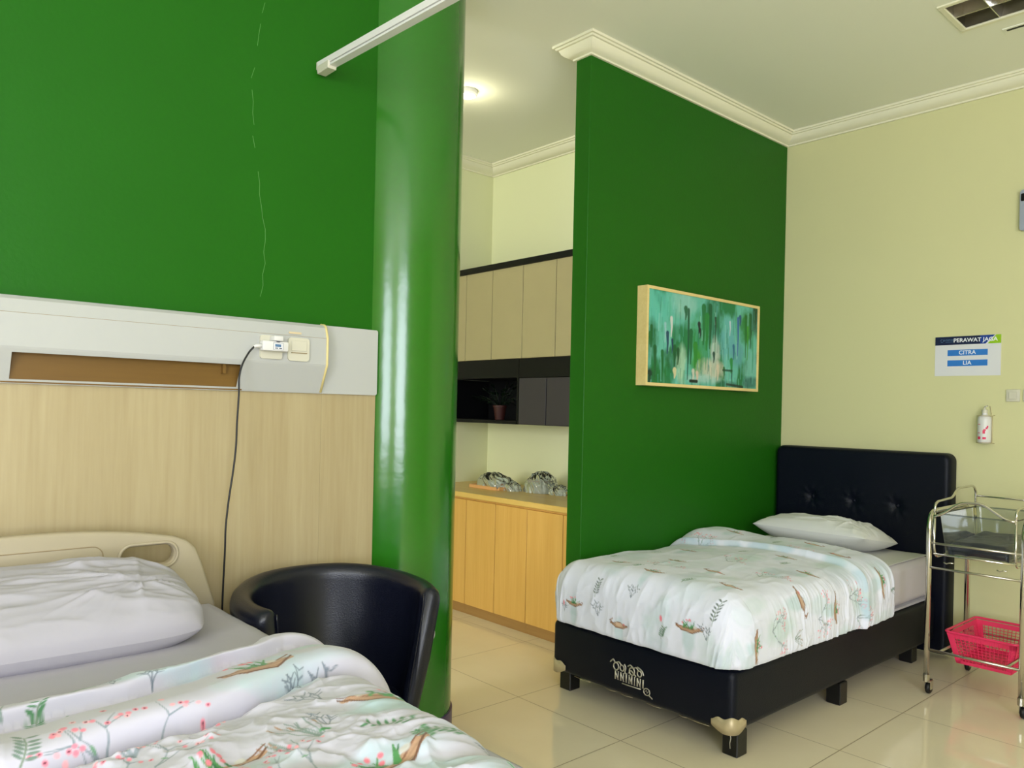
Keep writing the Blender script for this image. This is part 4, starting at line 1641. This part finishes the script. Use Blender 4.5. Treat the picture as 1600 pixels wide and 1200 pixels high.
# sheet
nx, ny = 60, 90
U, V = np.meshgrid(np.linspace(0, 1, nx), np.linspace(0, 1, ny))
X = 3.55 + U * (DX1 - .02 - 3.55)
Y = DY0 + .04 + V * (DY1 - DY0 - .075)
Z = .5615 + .003 * fbm(X * 8, Y * 8, 2) + .003 * ridged(X * 4, Y * 6, 3) ** 3
o = grid_obj('bed_sheet', np.stack([X, Y, Z], -1), M['sheet_far'])
o.modifiers.new('thickness', 'SOLIDIFY').thickness = 0.002
tag(o, 'white bottom sheet on the divan bed mattress', 'bed sheet')
pillow('pillow', 4.335, 2.13, .640, .66, .44, .175, math.radians(-9), math.radians(-90), 'white pillow lying against the black buttoned headboard', 51, 1.0, M['pillow_far'], 3.0, 2.8, .6, .1)

# printed duvet draped over the divan
R0 = .12
IX0, IY0, IY1 = DX0 + .095, DY0 + .10, DY1 - .108   # inner rectangle of the flat top
DROP = R0 * PI / 2 + .175
XE = 3.965
pu = np.linspace(IX0 - DROP, XE, 420)
pv = np.linspace(IY0 - DROP, IY1 + DROP, 380)
PU, PV = np.meshgrid(pu, pv)
ddx = np.minimum(PU - IX0, 0)
ddy = np.where(PV < IY0, PV - IY0, np.where(PV > IY1, PV - IY1, 0))
dd = np.maximum(np.abs(ddx), np.abs(ddy))
ln = np.hypot(ddx, ddy) + 1e-9
ux, uy = ddx / ln, ddy / ln
ang = np.clip(dd / R0, 0, PI / 2)
rest = np.clip(dd - R0 * PI / 2, 0, None)
ZT = .612
rad = R0 * np.sin(ang) + .004 * np.sin(rest / .175 * PI)
zz = ZT - R0 * (1 - np.cos(ang)) - rest
tuck = sst(.13, .175, rest)
rad = rad - .012 * tuck
Xd = np.clip(PU, IX0, None) + ux * rad
Yd = np.clip(PV, IY0, IY1) + uy * rad
nrm = np.stack([ux * np.sin(ang), uy * np.sin(ang), np.cos(ang)], -1)
side = sst(.3, 1.2, ang)
right = (PV < IY0)
# wrinkles
w1 = ridged(PU * 26 + 1.2 * fbm(PU * 5, PV * 5, 4), PV * 3.2, 7) ** 2 * .013 * side * right * sst(2.75, 3.1, PU)
w2 = ridged(PV * 9 + PU * 2, PU * 5, 17) ** 3 * .010 * side * (ddx < 0)
w3 = (fbm(PU * 4, PV * 4, 27) - .5) * .020 * (1 - side) + ridged(PU * 3 + PV * 1.5, PV * 7 - PU, 37) ** 4 * .008
# folded back flap
foldx = 3.60 - .10 * sst(IY0 + .15, IY1, PV) + .012 * np.sin(PV * 9) - .02 * sst(IY0, IY0 - .2, PV)
fl = sst(-.004, .030, PU - foldx)
flap = fl * .018 + .012 * np.exp(-((PU - foldx - .03) / .022) ** 2)
hump = .050 * sst(2.15, 2.50, PV) * sst(0, .2, PU - foldx) * (1 - sst(3.80, 3.965, PU) * .7)
crown_ = .020 * np.sin(np.clip((PV - IY0) / (IY1 - IY0), 0, 1) * PI) * (1 - side)
endr = -.030 * sst(3.93, 3.965, PU)
disp = (w1 + w2 + w3 + flap + hump + crown_ + endr)
Pd = np.stack([Xd, Yd, zz], -1) + nrm * disp[..., None]
Pd[..., 2] = np.maximum(Pd[..., 2], .3415 + .004 * vn(PU * 20, PV * 20, 3))
lim = 2.606 + .03 * sst(2.80, 2.72, Pd[..., 0])
Pd[..., 1] = np.minimum(Pd[..., 1], lim)
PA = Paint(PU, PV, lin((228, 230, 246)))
rnd = random.Random(33)
for k in range(70):
    PA.wash(rnd.uniform(pu[0], XE), rnd.uniform(pv[0], pv[-1]), rnd.uniform(.06, .14), rnd.uniform(.04, .10), rnd.choice([(194, 212, 216), (196, 214, 212), (196, 206, 222)]), rnd.uniform(.3, .7), rnd.randint(0, 9999))


def mf(px_, py_, s=1.0, flip=False, ang=-PI / 2):
    return Motif(PA, px_, py_, ang, s, rnd, flip)


F0 = IX0 - R0 * PI / 2     # unfolded x where the foot face turns vertical


def foot(y, z):           # unfolded point on the foot face for a height z
    return IX0 - (R0 * PI / 2 + (ZT - R0 - z)), y


def sidep(x, z):
    return x, IY0 - (R0 * PI / 2 + (ZT - R0 - z))


q = foot(2.415, .435)
mf(*q, .75).boat()
q = foot(2.15, .395)
mf(*q, .72, True).boat()
q = foot(1.80, .455)
mf(*q, .95).boat()
q = foot(2.29, .50)
mf(*q, 1.0).sprig(.07, (112, 122, 120))
q = foot(1.69, .50)
mf(*q, 1.2).sprig(.08, (104, 116, 112))
q = foot(1.72, .44)
mf(*q, 1.0).twig()
q = foot(2.27, .42)
mf(*q, 1.0).twig()
q = foot(2.10, .53)
mf(*q, 1.0).twig()
q = foot(1.93, .40)
mf(*q, .9).sprig(.05, (110, 140, 120))
q = foot(2.48, .40)
mf(*q, .9).twig()
for y_, z_ in ((2.486, .437), (1.935, .48)):
    q = foot(y_, z_)
    PA.blob(q[0], q[1], .012, .007, .2, (240, 130, 148))
for x_, z_, kd in ((2.70, .42, 'b'), (2.83, .46, 'f'), (3.06, .54, 'b'), (3.20, .45, 'f'), (3.34, .47, 'b'), (3.48, .50, 'f'), (3.78, .52, 'b'), (3.55, .40, 'f'), (3.0, .40, 'r'), (3.88, .48, 'r')):
    q = sidep(x_, z_)
    m_ = mf(q[0], q[1], 1.0 if kd == 'b' else .8, rnd.random() < .5)
    {'b': m_.boat, 'f': m_.blossom, 'r': m_.reeds}[kd]()
for x_, y_, kd in ((2.68, 2.07, 'b'), (2.92, 1.93, 'b'), (2.97, 2.16, 'b'), (3.47, 1.90, 'b'), (2.75, 1.74, 'b'), (2.76, 2.32, 'b'), (3.30, 1.70, 'b'), (3.25, 2.3, 'b'), (3.15, 2.0, 'f'), (2.85, 2.45, 's'),
                   (2.66, 1.9, 's'), (2.80, 2.15, 'f'), (3.05, 1.78, 'f'), (3.40, 2.1, 's'), (3.5, 2.4, 'f'), (3.70, 1.75, 'b'), (3.72, 2.1, 's'), (3.75, 2.35, 'b'), (3.85, 1.95, 'b'), (3.1, 2.4, 's'), (3.35, 1.85, 's'),
                   (2.70, 2.2, 's'), (3.2, 2.5, 'r'), (3.62, 1.95, 'f'), (3.88, 2.2, 'r')):
    m_ = mf(x_, y_, .78, rnd.random() < .5)
    {'b': m_.boat, 'f': m_.blossom, 's': m_.sprig, 'r': m_.twig}[kd]()
# blue band on the turned edge
for yy in np.linspace(IY0 - .25, IY1, 9):
    PA.wash(3.60 - .10 * float(sst(IY0 + .15, IY1, yy)) + .01, yy, .03, .06, (178, 204, 220), .7 if rnd.random() < .6 else .2, rnd.randint(0, 999))
o = grid_obj('duvet', Pd, M['print'], None, PA.out())
tag(o, 'boat and blossom print duvet smoothed over the black divan bed', 'duvet')

# ------------------------------------------------------------------ bassinet trolley
t = root('bassinet_trolley', 'chrome hospital bassinet trolley with a clear acrylic tub', 'bassinet', (4.24, 1.235, 0))
FX, RX, LYc, RYc = 3.972, 4.500, 1.432, 1.040
for yy in (LYc, RYc):
    b = MB()
    b.tube(round_path([(FX, yy, .085), (FX, yy, .870), (RX, yy, .870), (RX, yy, .085)], .085, 10), .0125, 14)
    b.build('side_frame', M['chrome'], t, True)
for z in (.722, .606):
    MB().tube([(FX - .004, LYc, z), (FX - .004, RYc, z)], .0055, 8).build('front_rail', M['steel'], t, True)
    MB().tube([(RX, LYc, z), (RX, RYc, z)], .0055, 8).build('rear_rail', M['steel'], t, True)
MB().tube([(FX - .002, LYc, .215), (FX - .002, RYc, .215)], .0062, 8).build('lower_front_rail', M['steel'], t, True)
MB().tube([(RX, LYc, .215), (RX, RYc, .215)], .0062, 8).build('lower_rear_rail', M['steel'], t, True)
for yy in (1.376, 1.098):
    MB().tube([(FX, yy, .2145), (RX, yy, .2145)], .0058, 8).build('basket_rail', M['steel'], t, True)
for xx in (FX, RX):
    for yy in (LYc, RYc):
        cs = MB()
        cs.tube([(xx, yy, .095), (xx, yy, .062)], .015, 12)
        cs.box(xx + .004, xx + .034, yy - .020, yy - .015, .022, .066, .002, 1)
        cs.box(xx + .004, xx + .034, yy + .005, yy + .010, .022, .066, .002, 1)
        cs.box(xx - .012, xx + .036, yy - .020, yy + .010, .060, .068, .002, 1)
        c_ = cs.build('caster', M['steel'], t)
        MB().lathe([(0, -.010), (.022, -.010), (.027, -.006), (.027, .006), (.022, .010), (0, .010)], (xx + .022, yy - .005, .0275), 22, axis='y').build('wheel', M['rubber'], c_, True)
# cradle hoops holding the tub
for yy in (1.408, 1.072):
    b = MB()
    hoop = [(FX - .004, yy, .868), (FX - .002, yy, .905), (FX + .03, yy, .918), (FX + .22, yy, .925), (FX + .29, yy, .968), (4.482, yy, .970), (4.522, yy, .945), (4.524, yy, .70)]
    b.tube(round_path(hoop, .03, 5), .0060, 8)
    b.tube(round_path([(FX - .004, yy, .868), (FX - .004, yy, .70), (FX + .02, yy, .655), (RX - .02, yy, .655), (RX + .015, yy, .70)], .03, 5), .0055, 8)
    b.build('cradle_hoop', M['chrome'], t, True)
b = MB()
b.tube(round_path([(FX - .008, 1.408, .850), (FX - .008, 1.372, .864), (FX - .008, 1.296, .926), (FX - .008, 1.206, .929), (FX - .008, 1.110, .866), (FX - .008, 1.072, .862)], .03, 5), .0062, 8)
b.build('front_handle', M['chrome'], t, True)
MB().tube([(4.522, 1.408, .916), (4.522, 1.072, .912)], .0045, 8).build('back_handle', M['chrome'], t, True)
MB().tube([(FX - .006, 1.408, .673), (FX - .006, 1.072, .673)], .0050, 8).build('tub_rail', M['chrome'], t, True)
for yy in (1.35, 1.13):
    MB().tube([(FX - .012, yy + .012, .640), (FX - .012, yy, .634), (FX - .012, yy - .012, .640), (FX - .012, yy - .03, .641)], .0030, 6).build('tub_clip', M['chrome'], t, True)

t = root('bassinet_tub', 'clear acrylic baby tub in the chrome trolley with navy mattress inside', 'baby tub', (4.24, 1.24, .65))


def tapered(x0, x1, y0, y1, z0, x0t, x1t, y0t, y1t, z1, r=.03):
    return [[(x, y, z0) for x, y in rrect(x0, x1, y0, y1, r)], [(x, y, z1) for x, y in rrect(x0t, x1t, y0t, y1t, r)]]


b = MB()
lo, hi = tapered(4.01, 4.485, 1.105, 1.378, .662, 3.985, 4.508, 1.082, 1.400, .862)
b.grid([lo, hi], closed_v=True)
b.bm.faces.new([v for v in [b.bm.verts.new(p) for p in lo]])
o = b.build('tub_shell', M['acrylic'], t, angle=50)
MB().tube([(x, y, .862) for x, y in rrect(3.985, 4.508, 1.082, 1.400, .03)], .0035, 6, closed=True).build('tub_rim', M['acrylic'], t, True)
nb, mb = 50, 36
U, V = np.meshgrid(np.linspace(0, 1, nb), np.linspace(0, 1, mb))
X = 4.015 + U * .462
Y = 1.112 + V * .258
e_ = np.minimum(np.minimum(X - 4.015, 4.477 - X), np.minimum(Y - 1.112, 1.370 - Y))
Z = .715 + .020 * sst(0, .03, e_) + .014 * (fbm(X * 14, Y * 14, 5) - .5) + .012 * sst(4.30, 4.45, X)
o = grid_obj('baby_mattress', np.stack([X, Y, Z], -1), M['dark_navy'])
b = MB()
sm = o.modifiers.new('thickness', 'SOLIDIFY')
sm.thickness = .045
sm.offset = -1
tag(o, 'navy vinyl baby mattress lying in the clear tub', 'mattress')

# ------------------------------------------------------------------ pink basket
t = root('plastic_basket', 'pink perforated plastic basket on the lower rails of the trolley', 'basket', (4.29, 1.235, .145))
B0 = (4.125, 4.455, 1.122, 1.352, .140)
B1 = (4.085, 4.492, 1.088, 1.386, .292)


def bw(s_, u_, w_):
    """wall point: s_ side 0-3, u_ along 0..1, w_ height 0..1"""
    x0, x1 = B0[0] + (B1[0] - B0[0]) * w_, B0[1] + (B1[1] - B0[1]) * w_
    y0, y1 = B0[2] + (B1[2] - B0[2]) * w_, B0[3] + (B1[3] - B0[3]) * w_
    z = B0[4] + (B1[4] - B0[4]) * w_
    c4 = [(x0, y1), (x0, y0), (x1, y0), (x1, y1)]
    a_, b_ = c4[s_], c4[(s_ + 1) % 4]
    return Vector((a_[0] + (b_[0] - a_[0]) * u_, a_[1] + (b_[1] - a_[1]) * u_, z))


b = MB()
for s_ in range(4):
    n_ = 16 if s_ % 2 == 0 else 24
    for k in range(n_ + 1):
        b.tube([bw(s_, k / n_, 0), bw(s_, k / n_, .92)], .0016, 4)
    for j in range(8):
        b.tube([bw(s_, 0, .06 + j * .095), bw(s_, 1, .06 + j * .095)], .0016, 4)
    # solid band below the rim and at the corners
    P_ = [[bw(s_, u_, w_) for w_ in (.80, .95)] for u_ in (0, 1)]
    b.grid(P_)
    for (ua, ub) in ((0, .10), (.90, 1)):
        b.grid([[bw(s_, ua, w_) for w_ in (0, .95)], [bw(s_, ub, w_) for w_ in (0, .95)]])
    b.grid([[bw(s_, u_, w_) for w_ in (0, .10)] for u_ in (0, 1)])
o = b.build('basket_wall', M['pink'], t)
o.modifiers.new('thickness', 'SOLIDIFY').thickness = .002
b = MB().box(B0[0], B0[1], B0[2], B0[3], .139, .143)
b.build('basket_floor', M['pink'], t)
MB().tube([(x, y, .292) for x, y in rrect(B1[0] - .006, B1[1] + .006, B1[2] - .004, B1[3] + .004, .02)], .0060, 8, closed=True).build('rim', M['pink'], t, True)


# ------------------------------------------------------------------ things on the cream wall
def text_mesh(name, s, size, m, parent, loc, align='CENTER', bold=0.0, shear=0.0, ext=.0004):
    cu = bpy.data.curves.new(name, 'FONT')
    cu.body = s
    cu.size = size
    cu.align_x = align
    cu.align_y = 'CENTER'
    cu.extrude = ext
    cu.offset = bold
    cu.shear = shear
    tmp = bpy.data.objects.new(name + '_src', cu)
    COL.objects.link(tmp)
    bpy.context.view_layer.update()
    me = bpy.data.meshes.new_from_object(tmp.evaluated_get(bpy.context.evaluated_depsgraph_get()))
    bpy.data.objects.remove(tmp)
    bpy.data.curves.remove(cu)
    R = Matrix(((0, 0, -1), (-1, 0, 0), (0, 1, 0)))
    me.transform(Matrix.Translation(loc) @ R.to_4x4())
    return link(name, me, m, parent)


t = root('duty_sign', 'paper duty sign with navy header PERAWAT JAGA on cream wall', 'sign', (XW, 1.52, 1.66))
SX = XW - .0025
SY0, SY1, SZ0_, SZ1_ = 1.357, 1.684, 1.550, 1.768
MB().box(SX, XW - .0003, SY0, SY1, SZ0_, SZ1_).build('sheet', M['paper'], t)
hz = 1.722
s1 = SX - .0004
MB().box(s1, SX, SY0 + .075, SY1, hz, SZ1_).build('header_band', M['sign_navy'], t)
b = MB()
b.prism([(SY0 + .075, hz), (SY0 + .10, hz), (SY0 + .10, SZ1_), (SY0 + .03, SZ1_), (SY0 + .075, hz)][:4], 'yz', s1 - .0002, SX)
b.build('header_blue', M['sign_blue'], t)
b = MB()
b.prism([(SY0, hz), (SY0 + .064, hz), (SY0 + .024, SZ1_), (SY0, SZ1_)], 'yz', s1 - .0003, SX)
b.build('header_lime', M['sign_lime'], t)
text_mesh('header_text', 'PERAWAT JAGA', .0300, M['sign_white'], t, (s1 - .0006, 1.482, 1.7445), bold=.0006)
b = MB()
for k in range(9):
    y_ = 1.636 - k * .0072
    b.tube([(s1 - .0006, y_, 1.7435), (s1 - .0006, y_ - .001 * (k % 3), 1.7535 - .002 * (k > 5))], .0011, 4)
    if k % 2:
        b.tube([(s1 - .0006, y_, 1.7525), (s1 - .0006, y_ - .0055, 1.7525)], .0009, 4)
b.tube([(s1 - .0006, 1.630, 1.7375), (s1 - .0006, 1.590, 1.7375)], .0010, 4)
b.build('small_blurred_name', M['sign_dim'], t)
b = MB()
for a_ in (0, 2.1, 4.2):
    b.tube([Vector((s1 - .0006, 1.648 + math.cos(a_ + q_) * .008, 1.746 + math.sin(a_ + q_) * .008)) for q_ in (0, .4, .8, 1.2, 1.6)], .0012, 5)
b.build('hospital_logo', M['sign_dim'], t)
for zc, s_ in ((1.677, 'CITRA'), (1.620, 'LIA')):
    MB().box(s1, SX, 1.420, 1.619, zc - .0165, zc + .0165).build('name_strip', M['sign_sky'], t)
    text_mesh('name_text', s_, .0300, M['sign_white'], t, (s1 - .0003, 1.520, zc), bold=.0004)

for y0, y1, lab in ((1.264, 1.328, 'square white switch plate on the cream wall below the duty sign'), (1.180, 1.250, 'square white switch plate cut by the photo edge')):
    t = root('wall_switch', lab, 'switch', (XW, (y0 + y1) / 2, 1.44))
    b = MB().box(XW - .009, XW - .0003, y0, y1, 1.410, 1.474, .003, 2)
    b.build('cover_plate', M['ivory'], t, angle=35)
    MB().box(XW - .012, XW - .008, y0 + .013, y1 - .013, 1.422, 1.462, .0015, 1).build('rocker', M['ivory'], t)

t = root('sanitizer_bottle', 'white and pink hand sanitizer bottle in a wire holder on the wall', 'bottle', (XW, 1.413, 1.19))
by_, bx_ = 1.416, XW - .042
b = MB()
b.lathe([(0, 0), (.026, 0), (.032, .006), (.033, .02), (.033, .125), (.031, .140), (.018, .150), (.013, .153), (.013, .162), (0, .162)], (bx_, by_, 1.186), 32)
b.build('bottle_body', M['white'], t, angle=45)
b = MB()
b.lathe([(0, 0), (.0145, 0), (.0145, .016), (.006, .018), (.004, .034), (0, .034)], (bx_, by_, 1.348), 20)
b.tube([(bx_, by_, 1.379), (bx_ - .004, by_ - .012, 1.386), (bx_ - .022, by_ - .014, 1.382)], .004, 8)
b.build('pump', M['ivory'], t, angle=45)


def cylpatch(a0, a1, z0, z1, r=.0334, n=10):
    return [[Vector((bx_ + math.cos(a_) * r, by_ + math.sin(a_) * r, z)) for z in (z0, z1)] for a_ in np.linspace(a0, a1, n)]


b = MB()
c0 = PI  # facing -x
for a0, a1, z0, z1 in ((c0 - .75, c0 - .25, 1.208, 1.222), (c0 + .05, c0 + .55, 1.208, 1.220), (c0 - .8, c0 - .35, 1.240, 1.243), (c0 - .8, c0 - .3, 1.285, 1.288),
                       (c0 + .05, c0 + .40, 1.238, 1.256), (c0 + .15, c0 + .50, 1.252, 1.262), (c0 + .45, c0 + .75, 1.262, 1.272), (c0 + .62, c0 + .85, 1.270, 1.280)):
    b.grid([[v + Vector((0, 0, 0)) for v in row] for row in cylpatch(2 * PI - a0 if False else a0, a1, z0, z1)])
b.build('label_logo', M['label_pink'], t)
b = MB()
for z in (1.190, 1.332):
    b.tube([Vector((bx_ + math.cos(a_) * .0355, by_ + math.sin(a_) * .0355, z)) for a_ in np.linspace(0, 2 * PI, 24, endpoint=False)], .0016, 6, closed=True)
b.tube([(XW - .001, by_ - .036, 1.336), (bx_, by_ - .0365, 1.333), (bx_, by_ - .0365, 1.190), (XW - .001, by_ - .036, 1.187)], .0018, 6)
b.tube([(XW - .002, by_ - .012, 1.385), (XW - .002, by_ - .020, 1.34)], .0016, 6)
b.build('wire_holder', M['bracket'], t, True)

t = root('wall_unit', 'pale grey rounded box with dark top high on the wall, cut by photo edge', 'wall unit', (XW, 1.19, 2.405))
b = MB()
b.prism(rrect(1.095, 1.2775, 2.300, 2.512, .014), 'yz', XW - .03, XW - .0005)
b.build('unit_case', M['greyblue'], t)
b = MB()
b.prism(rrect(1.10, 1.2730, 2.452, 2.492, .006), 'yz', XW - .032, XW - .0295)
b.build('display_window', M['black'], t)
